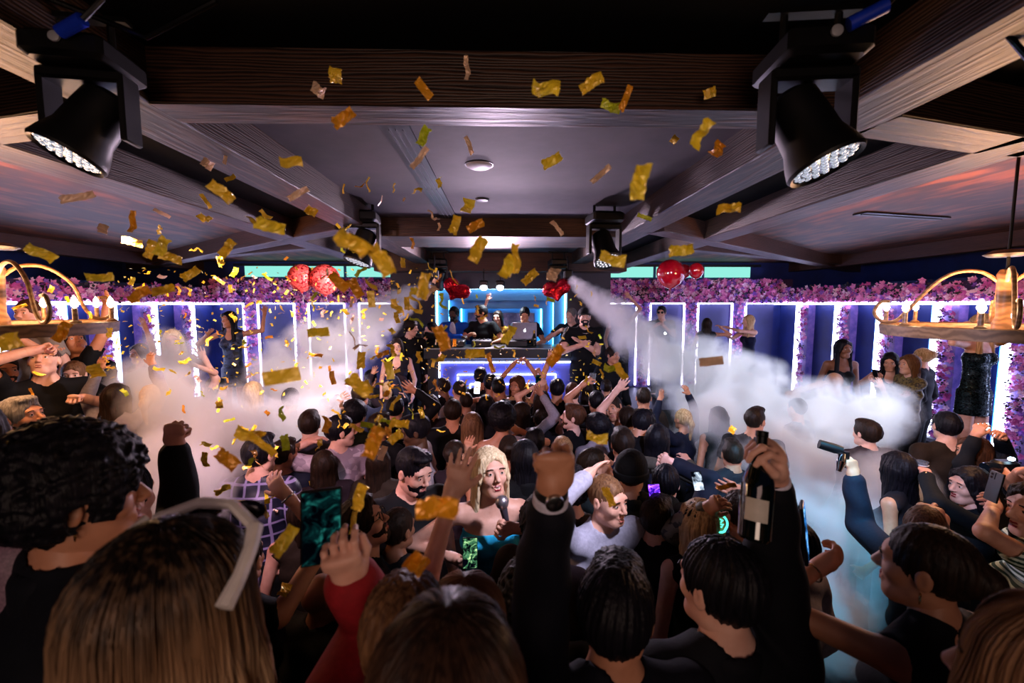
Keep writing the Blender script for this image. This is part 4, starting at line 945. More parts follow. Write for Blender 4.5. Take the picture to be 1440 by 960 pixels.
A('f3', 'person with long dark hair streaked brown at the bottom centre, back to the camera', 632, 985, .49, g=G, sex='f', by=0, hair='none', hc='brown', skin='fair', top='tee', tc='0b0a10', group=CF)
A('f4', 'person with dark low bun and hoop earring, bare arm holding up a phone', 1300, 800, .95, g=G, sex='f', by=18, hy=38, hair='bun', hc='dark', skin='tan', top='low', tc='0a0a10', La=px_(1160, 792, .18, 'phone', 'in', None, None), extras=[x_earring(-1, R=.014), x_bracelet(0, off=.035)], group=CF)
A('f5', 'person with blurred light brown hair filling the bottom right corner', 1498, 988, .47, g=G, sex='f', by=30, hair='none', hc='lbrown', skin='fair', top='tee', tc='101014', group=CF)
A('f6', 'person in a black suit raising a champagne bottle overhead, right of centre', 1010, 826, 1.04, g=.30, by=5, hy=25, hair='short', hc='black', skin='fair', top='jacket', tc='090b14', Ra=px_(1084, 636, -.08, 'grip', 'inn', (.15, 1, 0)), lean=0, sl=.80, extras=[x_cuff(1)], group=CF)
A('f8', 'person in a dark suit whose fist with a wristwatch is raised at the centre', 866, 862, .95, g=.30, by=5, hy=-20, hair='quiff', hc='black', skin='tan', top='jacket', tc='0a0c18', La=px_(779, 642, -.10, 'fist', 'fwd', (0, 1, 0)), lean=0, sl=.72, extras=[x_cuff(0), x_watch(0, off=.002)], group=CF)
A('f7', 'person with a round mop of curly black hair below the woman in blue', 748, 850, 1.38, by=0, hair='afro', skin='dark', top='long', tc='0a0a0c', group=CF)
A('f10', 'bald person in a big black t-shirt beside the red jacket', 455, 838, 1.78, by=-20, hy=-45, hair='none', skin='brown', top='tee', tc='08080a', bulk=1.2, extras=[x_earring(1, R=.012), x_necklace('c8a870')], group=DF)
# --- near dance floor
A('d1', 'blonde person in a bright blue strapless top smiling at the centre', 690, 665, 2.25, sex='f', by=188, hy=202, hp=12, hair='long', hc='pale', skin='fair', top='strap', tc='cloth_blue' if False else '28b4e4', bc='08080c', mouth=1, Ra=px_(640, 785, -.1, 'grip', 'up'), La=px_(722, 742, -.24, 'grip', 'in'), extras=[], group=DF)
A('d2', 'person in a black leather jacket right of the blonde, dark hair, back turned', 738, 645, 2.75, sex='f', by=10, hair='long', hc='black', skin='tan', top='jacket', tc='08090e', group=DF)
A('d3', 'bearded person in a black shirt looking down beside the orange confetti', 582, 663, 2.35, by=215, hy=232, hp=-14, hair='fade', hc='black', skin='fair', top='tee', tc='0a0a0e', beard='short', extras=[], group=DF)
A('d4', 'person with short black hair in a pale t-shirt turned to the left', 583, 607, 3.25, by=95, hy=104, hp=-10, hair='quiff', hc='black', skin='dark', top='tee', tc='b4a4ac', group=DF)
A('d5', 'person with black glasses looking up and to the right, short dark hair', 512, 737, 1.95, by=-60, hy=-84, hp=24, hair='quiff', hc='dark', skin='fair', top='tee', tc='08080c', beard='short', Ra=px_(525, 815, .1, 'phone', 'in'), extras=[x_glasses('0a0a0c', None)], group=DF)
A('d6', 'person in a dark beanie and long dark coat, back to the camera', 888, 665, 2.45, by=-5, hy=-25, hair='under', hc='dark', skin='fair', top='jacket', tc='08151a', bulk=1.18, extras=[x_beanie()], group=DF)
A('d7', 'person with buzzed hair looking up right, left of the beanie', 838, 655, 2.65, by=-70, hy=-85, hp=20, hair='buzz', hc='dark', skin='fair', top='long', tc='10131c', group=DF)
A('d8', 'bald smiling person in a pale shirt with a blurred raised hand, left of the beanie', 855, 704, 2.1, by=200, hy=215, hair='buzz', hc='lbrown', skin='fair', top='long', tc='a8a8bc', mouth=1, Ra=px_(826, 668, .0, 'open', 'inn'), group=DF)
A('d9', 'person in a black cap with a glowing green emblem, seen from behind', 984, 738, 1.95, by=5, hy=12, hair='long', hc='blonde', sex='f', skin='fair', top='vest', tc='0a0a0e', extras=[x_cap('07080a')], group=DF)
A('d10', 'person in a camouflage jacket holding up a small phone', 1040, 722, 2.15, by=0, hy=10, hair='short', hc='dark', skin='tan', top='jacket', tc='camo:16181a:6a665a:40', La=px_(992, 716, -.25, 'phone', 'inn'), Ra=px_(1042, 690, .1, 'relax', 'fwd'), extras=[x_bracelet(0, 'c8a870', .03)], group=DF)
A('d11', 'person in a navy suit leaning back with face up, arm out with a smoke gun', 1305, 738, 1.9, by=15, hy=-60, hp=58, hair='buzz', hc='brown', skin='tan', top='jacket', tc='0a1020', La=px_(1200, 670, .33, 'grip', 'down', (.1, .1, -1)), extras=[x_cuff(0, 'b0b8d8')], group=DF)
A('d12', 'person with glossy straight black hair in profile, teal light on the head', 1362, 684, 2.45, sex='f', by=60, hy=86, hair='bob', hc='black', skin='fair', top='long', tc='07131a', La=px_(1302, 668, .1, 'grip', 'inn'), extras=[x_watch(0)], group=DF)
A('d13', 'person with long brown hair in profile above the glossy black haired guest', 1368, 636, 3.05, sex='f', by=70, hy=85, hair='long', hc='brown', skin='tan', top='long', tc='0c0c12', group=DF)
A('d14', 'person holding a phone over their head under the sequin dress', 1400, 650, 3.05, by=15, hair='short', hc='black', skin='tan', top='long', tc='0a0c12', La=px_(1372, 612, -.1, 'phone', 'inn'), Ra=px_(1408, 615, -.1, 'phone', 'inn'), group=DF)
A('d15', 'person in green and white stripes with a pale bare arm, right edge', 1462, 720, 1.75, by=60, hy=80, sex='f', hair='long', hc='dark', skin='fair', top='tee', tc='stripe:0c3a30:c8e0d8:14', La=px_(1398, 712, .1, 'phone', 'inn'), group=DF)
A('d16', 'person holding a camera up at the far right edge', 1478, 676, 2.3, by=70, hy=80, hair='short', hc='dark', skin='tan', top='tee', tc='0a0a0e', La=px_(1420, 672, .1, 'grip', 'inn'), Ra=px_(1436, 664, -.1, 'grip', 'inn'), group=DF)
A('d17', 'person with short black hair in a dark plaid shirt, back to the camera', 366, 640, 2.7, by=3, hy=-12, hair='fade', hc='black', skin='fair', top='long', tc='plaid:10132c:8a80b0:1', group=DF)
A('d18', 'person with a bare raised hand and bracelet in front of the plaid shirt', 338, 790, 1.65, by=0, sex='f', hair='updo', hc='dark', skin='fair', top='vest', tc='0c0c14', Ra=px_(402, 695, .15, 'relax', 'fwd'), extras=[x_bracelet(1, 'a8b0d0', .01, .004)], group=DF)
A('d19', 'person with a pale tattoo print t-shirt and dark hair turned to the left', 480, 607, 3.3, by=40, hy=-60, hair='short', hc='black', skin='fair', top='tee', tc='camo:b8a8b4:8a7a88:22', La=px_(432, 622, .0, 'relax', 'down'), group=DF)
A('d20', 'person with spiky dark hair in the pinkish smoke left of centre', 436, 598, 3.6, by=10, hair='quiff', hc='dark', skin='fair', top='long', tc='2a2430', group=DF)
A('d21', 'person in a navy jacket with one hand up amid gold confetti', 508, 556, 4.6, by=-10, hair='short', hc='dark', skin='tan', top='jacket', tc='10162c', Ra=px_(553, 532, .1, 'relax', 'fwd'), La=px_(476, 560, .0, 'open', 'fwd'), group=DF)
A('d22', 'person in black with a hand up under the gold confetti left of the booth', 556, 575, 4.2, by=0, hair='short', hc='black', skin='tan', top='long', tc='0a0b10', Ra=px_(584, 550, .0, 'open', 'fwd'), group=DF)
# --- centre crowd
A('c1', 'person with short dark hair filming the booth with a glowing white phone', 690, 540, 5.25, by=5, hair='short', hc='black', skin='tan', top='tee', tc='0c0d12', La=px_(674, 562, -.35, 'phone', 'inn'), group=DF)
A('c1b', 'person with a dark quiff directly in front of the booth lights', 676, 531, 5.6, by=-5, hair='quiff', hc='black', skin='tan', top='tee', tc='16141c', group=DF)
A('c2', 'person with cropped black hair in black, in front of the booth', 701, 546, 4.95, by=0, hair='fade', hc='black', skin='tan', top='tee', tc='08080c', bulk=1.1, group=DF)
A('c3', 'person whose two hands meet overhead in front of the booth', 727, 543, 5.1, sex='f', by=180, hy=150, hair='long', hc='brown', skin='tan', top='low', tc='camo:3a2430:b08a5a:50', La=px_(742, 510, -.05, 'curl', 'inn'), Ra=px_(722, 512, -.05, 'curl', 'inn'), group=DF)
A('c4', 'person in a black t-shirt with one arm straight up right of the booth centre', 783, 548, 4.9, by=0, hair='short', hc='black', skin='tan', top='tee', tc='08090e', La=px_(772, 506, .0, 'relax', 'fwd'), group=DF)
A('c4b', 'person reaching up with a small phone by the straight arm', 762, 566, 4.5, by=10, sex='f', hair='bob', hc='dark', skin='fair', top='vest', tc='0c0c12', La=px_(757, 541, .0, 'phone', 'fwd'), group=DF)
A('c5', 'person with brown hair close to the right end of the booth', 805, 553, 4.9, by=0, hair='short', hc='brown', skin='fair', top='long', tc='0c0c12', group=DF)
A('c6', 'bearded person in profile to the left behind the raised fist', 805, 587, 3.9, by=40, hy=80, hp=10, hair='quiff', hc='brown', skin='fair', top='tee', tc='08080c', beard='full', group=DF)
A('c7', 'person holding a glass high right of the booth', 838, 566, 4.5, by=10, hair='short', hc='black', skin='tan', top='tee', tc='0a0a0e', La=px_(823, 538, -.1, 'grip', 'inn'), group=DF)
A('c8', 'person with tilted face in a grey t-shirt below the raised palm', 862, 574, 4.1, by=170, hy=150, hr=22, hair='short', hc='dark', skin='tan', top='tee', tc='23252c', mouth=0, group=DF)
A('c9', 'person with a bare arm and open palm raised near the green confetti', 882, 590, 3.9, by=0, hair='short', hc='dark', skin='fair', top='tee', tc='0b0b10', La=px_(868, 548, .0, 'open', 'fwd'), group=DF)
A('c10', 'person with large round dark hair seen from behind at the centre', 706, 592, 3.55, sex='f', by=0, hair='afro', hc='black', skin='tan', top='strap', tc='0a0a0e', Ra=px_(732, 606, .3, 'relax', 'fwd'), group=DF)
A('c11', 'person with long light brown hair next to the large round dark hair', 664, 600, 3.6, sex='f', by=5, hair='long', hc='lbrown', skin='tan', top='strap', tc='0a0a0e', group=DF)
A('c12', 'person with short dark hair above the large open hand', 637, 580, 4.0, by=0, hair='short', hc='dark', skin='tan', top='tee', tc='0a0a0e', group=DF)
A('c15', 'bare shouldered person with an arm across a friend behind the blonde', 716, 634, 3.1, sex='f', by=-5, hair='updo', hc='dark', skin='tan', top='strap', tc='0a0a0e', La=px_(655, 633, .1, 'relax', 'fwd'), group=DF)
A('r1', 'person in a black suit bending forward at the edge of the smoke', 905, 598, 3.6, by=-60, hy=-60, hp=-30, lean=28, hair='short', hc='black', skin='tan', top='jacket', tc='07070c', group=DF)
A('r2', 'person in khaki sleeves reaching across in front of the smoke', 925, 618, 3.3, by=-40, hair='long', hc='black', sex='f', skin='fair', top='long', tc='4a453c', Ra=px_(968, 648, .1, 'relax', 'down'), La=px_(925, 652, -.3, 'relax', 'down'), group=DF)
A('r3', 'person in a dark suit with pale cuff pointing a phone, above the beanie', 936, 680, 2.55, by=-20, hair='short', hc='black', skin='fair', top='jacket', tc='0a1020', Ra=px_(948, 652, .1, 'grip', 'fwd'), extras=[x_cuff(1, 'b4c0e0')], group=DF)
A('r4', 'person with a shaved head and clapping hands in front of the cropped top', 1172, 538, 5.0, by=0, hair='none', skin='brown', top='tee', tc='10121c', La=px_(1146, 552, .0, 'flat', 'inn'), Ra=px_(1153, 551, .0, 'flat', 'inn'), group=DF)
# --- booth
SG = .85
A('b1', 'bearded person in a bright blue suit and white shirt behind the booth', 638, 442, 7.25, g=SG, by=170, hy=165, hair='short', hc='black', skin='dark', top='jacket', tc='1450b8', beard='full', mouth=1, Ra=px_(650, 474, -.3, 'relax', 'down'), extras=[x_shirt()], group=BO)
A('b2', 'bearded person in a black printed t-shirt left of the laptop', 676, 440, 7.2, g=SG, by=160, hy=115, hair='quiff', hc='black', skin='tan', top='tee', tc='0c0d14', beard='full', Ra=px_(662, 470, -.25, 'grip', 'down'), La=px_(688, 484, -.3, 'relax', 'down'), group=BO)
A('b3', 'person in a gold top with a bare arm straight up behind the booth', 700, 447, 7.3, g=SG, sex='f', by=175, hy=160, hair='bob', hc='dark', skin='fair', top='low', tc='sequin:b8802a:e8b850:60', Ra=px_(685, 422, -.05, 'point' if False else 'open', 'fwd'), group=BO)
A('b4', 'DJ in a dark shirt looking down behind the silver laptop', 738, 443, 7.05, g=SG, by=180, hy=175, hp=-18, hair='short', hc='black', skin='tan', top='tee', tc='101828', Ra=px_(728, 485, -.3, 'relax', 'down'), La=px_(752, 484, -.3, 'relax', 'down'), group=BO)
A('b5', 'grey haired person in a dark t-shirt at the right end of the booth', 803, 444, 7.0, g=SG, by=165, hy=140, hair='short', hc='grey', skin='fair', top='tee', tc='0e1620', Ra=px_(786, 466, -.2, 'grip', 'inn'), group=BO)
A('b6', 'bearded person in a black t-shirt and cap with folded hands, right of the booth', 822, 446, 6.15, g=.72, by=182, hy=178, hair='under', hc='black', skin='fair', top='tee', tc='07080c', beard='full', bulk=1.12, La=px_(818, 482, -.2, 'flat', 'inn'), Ra=px_(815, 486, -.22, 'flat', 'inn'), extras=[x_cap('0a0a0e'), x_necklace('d8d8e0', .005)], group=BO)
A('b7', 'person in a black jacket standing at the left end of the booth', 578, 462, 6.3, g=.72, by=200, hy=-100, hair='curly', hc='dark', skin='fair', top='jacket', tc='0a0a0f', group=BO)
A('b8', 'person in black filming with a camera left of the booth', 606, 464, 6.6, g=.75, by=190, hy=120, hair='short', hc='black', skin='fair', top='jacket', tc='08080c', La=px_(598, 470, -.25, 'grip', 'inn'), Ra=px_(592, 476, -.25, 'grip', 'inn'), group=BO)
A('b9', 'person with a pink lit face below the black jacket left of the booth', 558, 488, 6.0, g=.45, by=185, hy=190, sex='f', hair='bob', hc='dark', skin='fair', top='low', tc='14101a', group=BO)
A('b10', 'person dressed in black with a shaded face right of the folded hands', 862, 500, 5.9, g=.3, by=200, hy=210, hair='short', hc='dark', skin='tan', top='jacket', tc='08080e', group=BO)
A('b11', 'person with one bare arm up in the smoke against the back wall', 872, 437, 7.6, g=SG, by=180, hy=170, sex='f', hair='updo', hc='dark', skin='fair', top='vest', tc='1a1622', La=px_(886, 418, .0, 'open', 'fwd'), group=BO)
A('b12', 'person with dark glasses and black shirt, hand at the chin by the back wall', 930, 440, 8.0, g=SG, by=175, hy=150, hair='quiff', hc='black', skin='fair', top='tee', tc='0c0f16', Ra=px_(925, 456, -.2, 'grip', 'inn'), La=px_(933, 458, -.2, 'grip', 'inn'), extras=[x_glasses()], group=BO)
A('b13', 'person with long straight dark hair facing away at the back right', 994, 456, 7.6, g=SG, by=-20, hy=-25, sex='f', hair='longf', hc='dark', skin='tan', top='vest', tc='14121c', Ra=px_(1012, 462, -.1, 'relax', 'down'), group=SR)
A('b14', 'person with blonde hair in a short navy dress reaching to the left', 1052, 452, 7.5, g=SG, by=95, hy=88, sex='f', hair='longf', hc='blonde', skin='fair', top='sdress', tc='0e1230', La=px_(1022, 460, .05, 'open', 'down'), Ra=px_(1026, 474, -.1, 'open', 'up'), group=SR)
# --- right wall
BQ = .44
A('w1', 'person with long black hair in a black cropped top, waist bare', 1186, 491, 5.75, g=.3, sex='f', by=170, hy=178, hair='longf', hc='black', skin='brown', top='crop', tc='0a0a0e', bc='0a0a10', group=SR)
A('w2', 'person with very long dark hair looking down at a phone', 1252, 509, 5.1, g=BQ, sex='f', by=140, hy=130, hp=-15, hair='longf', hc='black', skin='tan', top='low', tc='0c0a10', Ra=px_(1232, 532, -.2, 'phone', 'up'), group=SR)
A('w3', 'person in an olive patterned long sleeve top, profile to the left', 1278, 513, 4.75, g=BQ, sex='f', by=80, hy=88, hair='long', hc='lbrown', skin='fair', top='long', tc='camo:3c3220:7a6a3c:55', La=px_(1232, 538, .05, 'phone', 'up'), Ra=px_(1272, 556, -.2, 'relax', 'up'), group=SR)
A('w4', 'person with a blonde bun half hidden behind the olive top', 1296, 503, 5.1, g=BQ, sex='f', by=30, hair='updo', hc='blonde', skin='fair', top='long', tc='14121a', group=SR)
A('w5', 'person in a short black sequin dress with both arms over the head', 1384, 458, 4.45, g=.80, sex='f', by=185, hy=190, hair='longf', hc='blonde', skin='fair', top='sdress', tc='sequin:04060a:1c2c30:90', La=px_(1408, 462, -.1, 'relax', 'fwd'), Ra=px_(1352, 462, .0, 'relax', 'fwd'), group=SR)
# --- left wall
DL = .40
A('l1', 'grey haired smiling person in profile at the left edge above the curly head', 32, 588, 2.55, g=DL, by=-60, hy=-86, hp=12, hair='quiff', hc='grey', skin='tan', top='tee', tc='0a0a0e', mouth=1, group=SL)
A('l2', 'young bearded person in a dark shirt cut off at the left edge', 4, 522, 3.5, g=DL, by=-110, hy=-110, hair='quiff', hc='dark', skin='tan', top='tee', tc='0c0c10', beard='short', La=px_(18, 470, .1, 'fist', 'fwd'), group=SL)
A('l3', 'person in a black t-shirt with tattooed arms spread and eyes shut, left side', 62, 508, 3.5, g=DL, by=-130, hy=-150, hp=20, hair='buzz', hc='brown', skin='fair', top='tee', tc='0b0b0f', bulk=1.1, La=px_(118, 560, -.15, 'fist', 'down'), Ra=px_(48, 492, -.1, 'grip', 'inn'), group=SL)
A('l4', 'person whose face shows above the ring of the left chandelier', 40, 441, 4.2, g=.85, by=170, hy=190, hair='under', hc='brown', skin='fair', top='tee', tc='8a8078', group=SL)
A('l5', 'person in black with one long arm up to the chandelier bulb', 104, 482, 4.4, g=.45, by=150, hy=-120, hp=25, hair='quiff', hc='black', skin='tan', top='tee', tc='08090c', La=px_(150, 432, .0, 'open', 'fwd', (1, 0, -.6)), Ra=px_(70, 488, -.2, 'grip', 'down'), group=SL)
A('l6', 'person in a black and white zigzag shirt with a drink, left side', 104, 528, 4.0, g=.35, by=-140, hy=-150, hair='short', hc='lbrown', skin='fair', top='tee', tc='stripe:0c0c10:c8c0bc:9', La=px_(128, 556, -.2, 'grip', 'up'), group=SL)
A('l7', 'person with one arm up in the lilac haze by the left wall', 196, 498, 5.6, g=.3, by=170, hy=170, sex='f', hair='bob', hc='dark', skin='tan', top='vest', tc='241a2a', La=px_(204, 460, .0, 'open', 'fwd'), group=SL)
A('l8', 'pale blonde person wrapped in smoke on the left, arms bent', 243, 480, 5.0, g=.5, by=190, hy=210, sex='f', hair='bob', hc='pale', skin='fair', top='strap', tc='a89aa4', La=px_(270, 512, -.2, 'open', 'up'), Ra=px_(224, 520, -.2, 'open', 'up'), group=SL)
A('l9', 'person with wavy black hair in a dark floral dress, arms spread wide', 322, 450, 6.6, g=.72, by=185, hy=165, sex='f', hair='longf', hc='black', skin='tan', top='dress', tc='camo:0a0a14:2c3450:30', La=px_(372, 440, .0, 'open', 'fwd', (0, 0, -1)), Ra=px_(292, 470, -.2, 'open', 'up'), group=SL)
A('l10', 'person with long blonde hair behind the left smoke cloud', 356, 553, 4.7, by=5, sex='f', hair='long', hc='blonde', skin='fair', top='vest', tc='2a2228', group=SL)
A('l11', 'person with dark hair and a raised pink lit hand left of the floral dress', 262, 545, 5.0, by=20, hair='short', hc='dark', skin='fair', top='tee', tc='1a1620', Ra=px_(288, 505, .0, 'open', 'fwd'), group=SL)
A('l12', 'person in a cap at the foot of the floral dress', 306, 545, 5.2, by=-30, hy=-60, hair='under', hc='dark', skin='fair', top='tee', tc='141420', extras=[x_cap('14161c')], group=SL)
A('l13', 'person in a dark shirt below the big flying gold strip', 410, 562, 4.6, by=0, hair='short', hc='black', skin='tan', top='long', tc='0e0c14', group=SL)
# --- the rest of the crowd, one by one
TOPS = [('0a0a0e', 'black'), ('10162a', 'navy'), ('1c1a20', 'charcoal'), ('241820', 'dark plum'), ('15201e', 'dark green'), ('8a8490', 'pale grey'), ('2a2018', 'dark brown')]
HS = [('short', 'black', 'm', 'short black hair'), ('fade', 'dark', 'm', 'cropped dark hair'), ('long', 'dark', 'f', 'long dark hair'), ('quiff', 'dark', 'm', 'dark swept back hair'), ('bob', 'dark', 'f', 'dark bobbed hair'), ('long', 'black', 'f', 'long black hair'), ('curly', 'black', 'm', 'curly black hair'), ('pony', 'blonde', 'f', 'a blonde ponytail'), ('buzz', 'dark', 'm', 'a shaved head'), ('updo', 'dark', 'f', 'pinned up dark hair')]
FILL = [(522, 532, 'left of the booth, near the bearded black jacket'), (545, 548, 'left of the booth in the confetti'), (602, 533, 'at the left corner of the booth front'), (624, 545, 'under the left light strip of the booth'), (646, 550, 'below the middle light frame of the booth'),
 (745, 552, 'just left of the straight raised arm'), (824, 549, 'at the right corner of the booth front'), (852, 545, 'right of the booth under the smoke jet'), (500, 585, 'in the grey smoke left of centre'), (535, 600, 'left of the pale t-shirt'), (607, 572, 'above the pale t-shirt'), (655, 566, 'in front of the glowing phone'), (684, 570, 'between the phone and the round dark hair'),
 (734, 582, 'to the right of the round dark hair'), (760, 590, 'left of the raised fist'), (838, 602, 'right of the raised fist'), (875, 625, 'above the buzzed head'), (752, 622, 'behind the leather jacket'), (790, 632, 'behind the watch and the fist'), (455, 655, 'above the held up phone'), (532, 650, 'left of the bearded looking down guest'), (640, 640, 'behind the big open hand'),
 (800, 690, 'behind the dark raised sleeve'), (925, 730, 'between the beanie and the green emblem'), (1105, 770, 'right of the champagne bottle sleeve'), (960, 590, 'at the edge of the lilac smoke'), (1010, 588, 'deep in the lilac smoke left'), (1062, 592, 'deep in the lilac smoke middle'), (1120, 575, 'under the bright smoke core'), (1225, 575, 'below the woman looking at her phone'),
 (1218, 610, 'at the right edge of the smoke'), (1330, 600, 'below the olive patterned top'), (215, 560, 'in the pink smoke on the left'), (165, 560, 'beside the zigzag shirt'), (400, 640, 'right of the plaid shirt'), (330, 600, 'in the smoke above the plaid shirt'), (150, 520, 'behind the zigzag shirt'), (450, 545, 'below the left smoke jet'), (560, 745, 'left of the blue top'), (765, 740, 'between the blue top and dark sleeve'),
 (430, 720, 'behind the big phone'), (1030, 640, 'left of the champagne bottle'), (905, 560, 'by the smoke right of the booth'), (1262, 660, 'left of the striped glass')]
for i, (x, y, where) in enumerate(FILL):
    rr = random.Random(100+i); tcx, tn = TOPS[(i*3+i//7) % 7]; hh, hcx, sx, hn = HS[(i*7+i//10) % 10]; by = rr.uniform(-35, 35); Ha = rr.uniform(1.62, 1.80) if sx == 'm' else rr.uniform(1.56, 1.68)
    arm = i % 4 == 1 and y < 600
    tp = rr.choice(['tee', 'long', 'tee', 'jacket']) if sx == 'm' else rr.choice(['vest', 'low', 'long'])
    gg = DL if x < 240 else 0
    A('x%d' % i, ('person, %s, %s top, %s' % (hn.replace('a ', ''), tn, where)), x, y, 0, Ha, gg, sx, by, hy=by+rr.uniform(-25, 25), hair=hh, hc=hcx, skin=rr.choice(['fair', 'tan', 'tan', 'olive', 'brown']), top=tp, tc=tcx,
      Ra=('rel', (rr.uniform(-.02, .06), .06, rr.uniform(.22, .3)), rr.choice(['open', 'fist', 'relax']), 'fwd') if arm else None, La=('rel', (.05, .08, .25), 'open', 'fwd') if (arm and i % 8 == 1) else None, group=DF, vq=1.1)
# --- strands for the heads nearest the camera
def hair_grad(key, root, mid, tip, zc, zr, rough=.36):
    m = bpy.data.materials.new(key); m.use_nodes = True; nt = m.node_tree; L = nt.links.new; b = nt.nodes['Principled BSDF']; b.inputs['Roughness'].default_value = rough; b.inputs['Specular IOR Level'].default_value = .2
    tc = N(nt, 'ShaderNodeTexCoord'); sp_ = N(nt, 'ShaderNodeSeparateXYZ'); L(tc.outputs['Object'], sp_.inputs[0]); mr = N(nt, 'ShaderNodeMapRange'); mr.inputs[1].default_value = zc+zr; mr.inputs[2].default_value = zc-zr; L(sp_.outputs[2], mr.inputs[0])
    mp = N(nt, 'ShaderNodeMapping'); mp.inputs['Scale'].default_value = (90, 90, 4); L(tc.outputs['Object'], mp.inputs[0]); nz = N(nt, 'ShaderNodeTexNoise', i_Scale=1.0, i_Detail=2.0); L(mp.outputs[0], nz.inputs[0])
    ad = N(nt, 'ShaderNodeMath', operation='MULTIPLY_ADD'); ad.inputs[1].default_value = .7; L(nz.outputs[0], ad.inputs[0]); s2 = N(nt, 'ShaderNodeMath', operation='ADD'); s2.inputs[1].default_value = -.35; L(mr.outputs[0], ad.inputs[2]); L(ad.outputs[0], s2.inputs[0])
    rp_ = N(nt, 'ShaderNodeValToRGB'); L(s2.outputs[0], rp_.inputs[0]); e = rp_.color_ramp.elements; e[0].color = (*hexc(root), 1); e[1].color = (*hexc(tip), 1); q = e.new(.5); q.color = (*hexc(mid), 1); L(rp_.outputs[0], b.inputs['Base Color']); return m
def under(I, m, dn, wd=.098):
    w, hs = I['w'], I['hs']; v, fc = sdf([ell(w(0, -.017, .034), np.array((.090, .108, .104))*hs, I['M3'], .01), ecap(w(0, -.055, 0), I['hc']-I['fw']*.085*hs-np.array((0, 0, dn)), I['hrt'], (.086*hs, .048*hs), (wd*hs, .03*hs), 1, .04), ell(w(0, .120, -.060), np.array((.070, .070, .095))*hs, I['M3'], .012, -1)], .006)
    return mesh_np('hair', v, fc, m, I['t'])
I = PP['f2']; z = I['hc'][2]; m = hair_grad('hair_blonde_grad', '16100e', '86664a', 'dcb890', z-.02, .14); h = under(I, m, .40); strands(I, 3000, .38, m, 'hair_strands', seed=3, nofront=.12, r=.0010, flare=.03)
w, hs = I['w'], I['hs']; sg = MB()
sunw = mat('sunglass_white', 'e4dcd8', .3)
sg.tube([w(-.080, .050, .110), w(-.03, .078, .126), w(.0, .080, .126), (w(.03, .078, .126)), w(.088, .050, .108)], .0085*hs, 8)
for x in (-1, 1): sg.tube([w(x*.088, .050, .108), w(x*.102, .022, .092), w(x*.110, -.01, .072), w(x*.110, -.04, .048)], [.012*hs, .010*hs, .010*hs, .012*hs], 8)
so = sg.build('sunglasses', sunw, I['t'], True)
for x in (-.038, .038): MB().ball(w(x, .098, .108), (.030*hs, .010*hs, .018*hs), 12).build('lens', mat('lens_dark', '14121a', .1), so, True)
I = PP['f3']; z = I['hc'][2]; m = hair_grad('hair_brown_grad', '1e1410', '4e3527', '9a7052', z+.03, .12); under(I, m, .38); strands(I, 3000, .34, m, 'hair_strands', seed=9, nofront=.0, flare=.03, wave=.007)
I = PP['f5']; z = I['hc'][2]; m = hair_grad('hair_fair_grad', '5a3e2c', '7d5c42', '8f6d50', z, .2, .5); under(I, m, .40); strands(I, 2200, .36, m, 'hair_strands', seed=12, nofront=.1, flare=.05)
I = PP['f3b']; z = I['hc'][2]; m = hair_grad('hair_crown_grad', '6a4434', '8a6048', '9a7458', z, .2, .5); strands(I, 1500, .10, m, 'hair_strands', seed=14, nofront=.1, flare=.01)
# ------------------------------------------------------------------ held things
def hand_at(key, side): I = PP[key]; A_ = I['arms'][side]; return V(I['root']+A_['W']+A_['f']*.085*I['hs']+A_['n']*.030*I['hs']), A_, I
def basis(x, y, z): x, y, z = V(x).normalized(), V(y).normalized(), V(z).normalized(); return Matrix((x, y, z)).transposed()
def phone(label, p, up, face, sm, sc=1., case='phone_black'):
    """face = direction the screen looks"""
    up = V(up).normalized(); face = V(face); face = (face-up*face.dot(up)).normalized(); x = up.cross(face)
    t = thing('phone', label, 'phone', p, group='phones held up'); t.rotation_mode = 'QUATERNION'; t.rotation_quaternion = basis(x, -face*-1, up).to_quaternion() if False else Matrix((x, -face, up)).transposed().to_quaternion()
    MB().bbox((0, 0, 0), (.074*sc, .009*sc, .152*sc), .004*sc).build('case', mat(case, '08080a', .3), t, True)
    MB().box((0, -.0052*sc, 0), (.068*sc, .0008*sc, .144*sc)).build('screen', sm, t)
    c = MB(); c.bbox((.018*sc, .0055*sc, .052*sc), (.03*sc, .003*sc, .034*sc), .002); c.build('camera_bump', blkm, t, True)
    for k in range(2): MB().lathe((.018*sc, .007*sc, (.044+.016*k)*sc), [(0, 0), (.006*sc, 0), (.006*sc, .002*sc), (0, .002*sc)], 12, V((0, 1, 0))).build('camera_lens', mat('lens_glassy', '101820', .05), t, True)
    return t
UPV = V((0, 0, 1))
smA = screen_mat('screen_teal', '06282a', '2a8a80', .5, 40); smB = emis('screen_white', (.9, .95, 1), 4); smC = screen_mat('screen_blue', '1a5a9a', 'a8e0ff', 2.5, 30); smD = screen_mat('screen_violet', '6a2ae0', 'd89aff', 2.5, 40, '1a0860')
def tocam(p): return (V((0, 0, CAMZ))-V(p)).normalized()
p = at(452, 740, .81); phone('large phone held over the red jacket with a dim teal picture', p, (.03, .02, 1), tocam(p), smA, 1.0)
p = at(1131, 748, 1.08); phone('phone seen edge on in the raised hand of the bun haired guest', p, (-.08, .1, 1), (1, -.75, .1), smC)
p = at(521, 794, 2.0); phone('small phone with a bright blue picture below the glasses', p, (0, 0, 1), tocam(p), smC)
p = at(671, 545, 4.95); phone('phone with a plain white glowing screen in front of the booth', p, (.1, 0, 1), tocam(p), smB, .95)
p = at(981, 676, 1.92); phone('small phone with a white picture held by the camouflage sleeve', p, (-.25, 0, 1), tocam(p), screen_mat('screen_white_pic', '8a98a8', 'ffffff', 2, 18), .62)
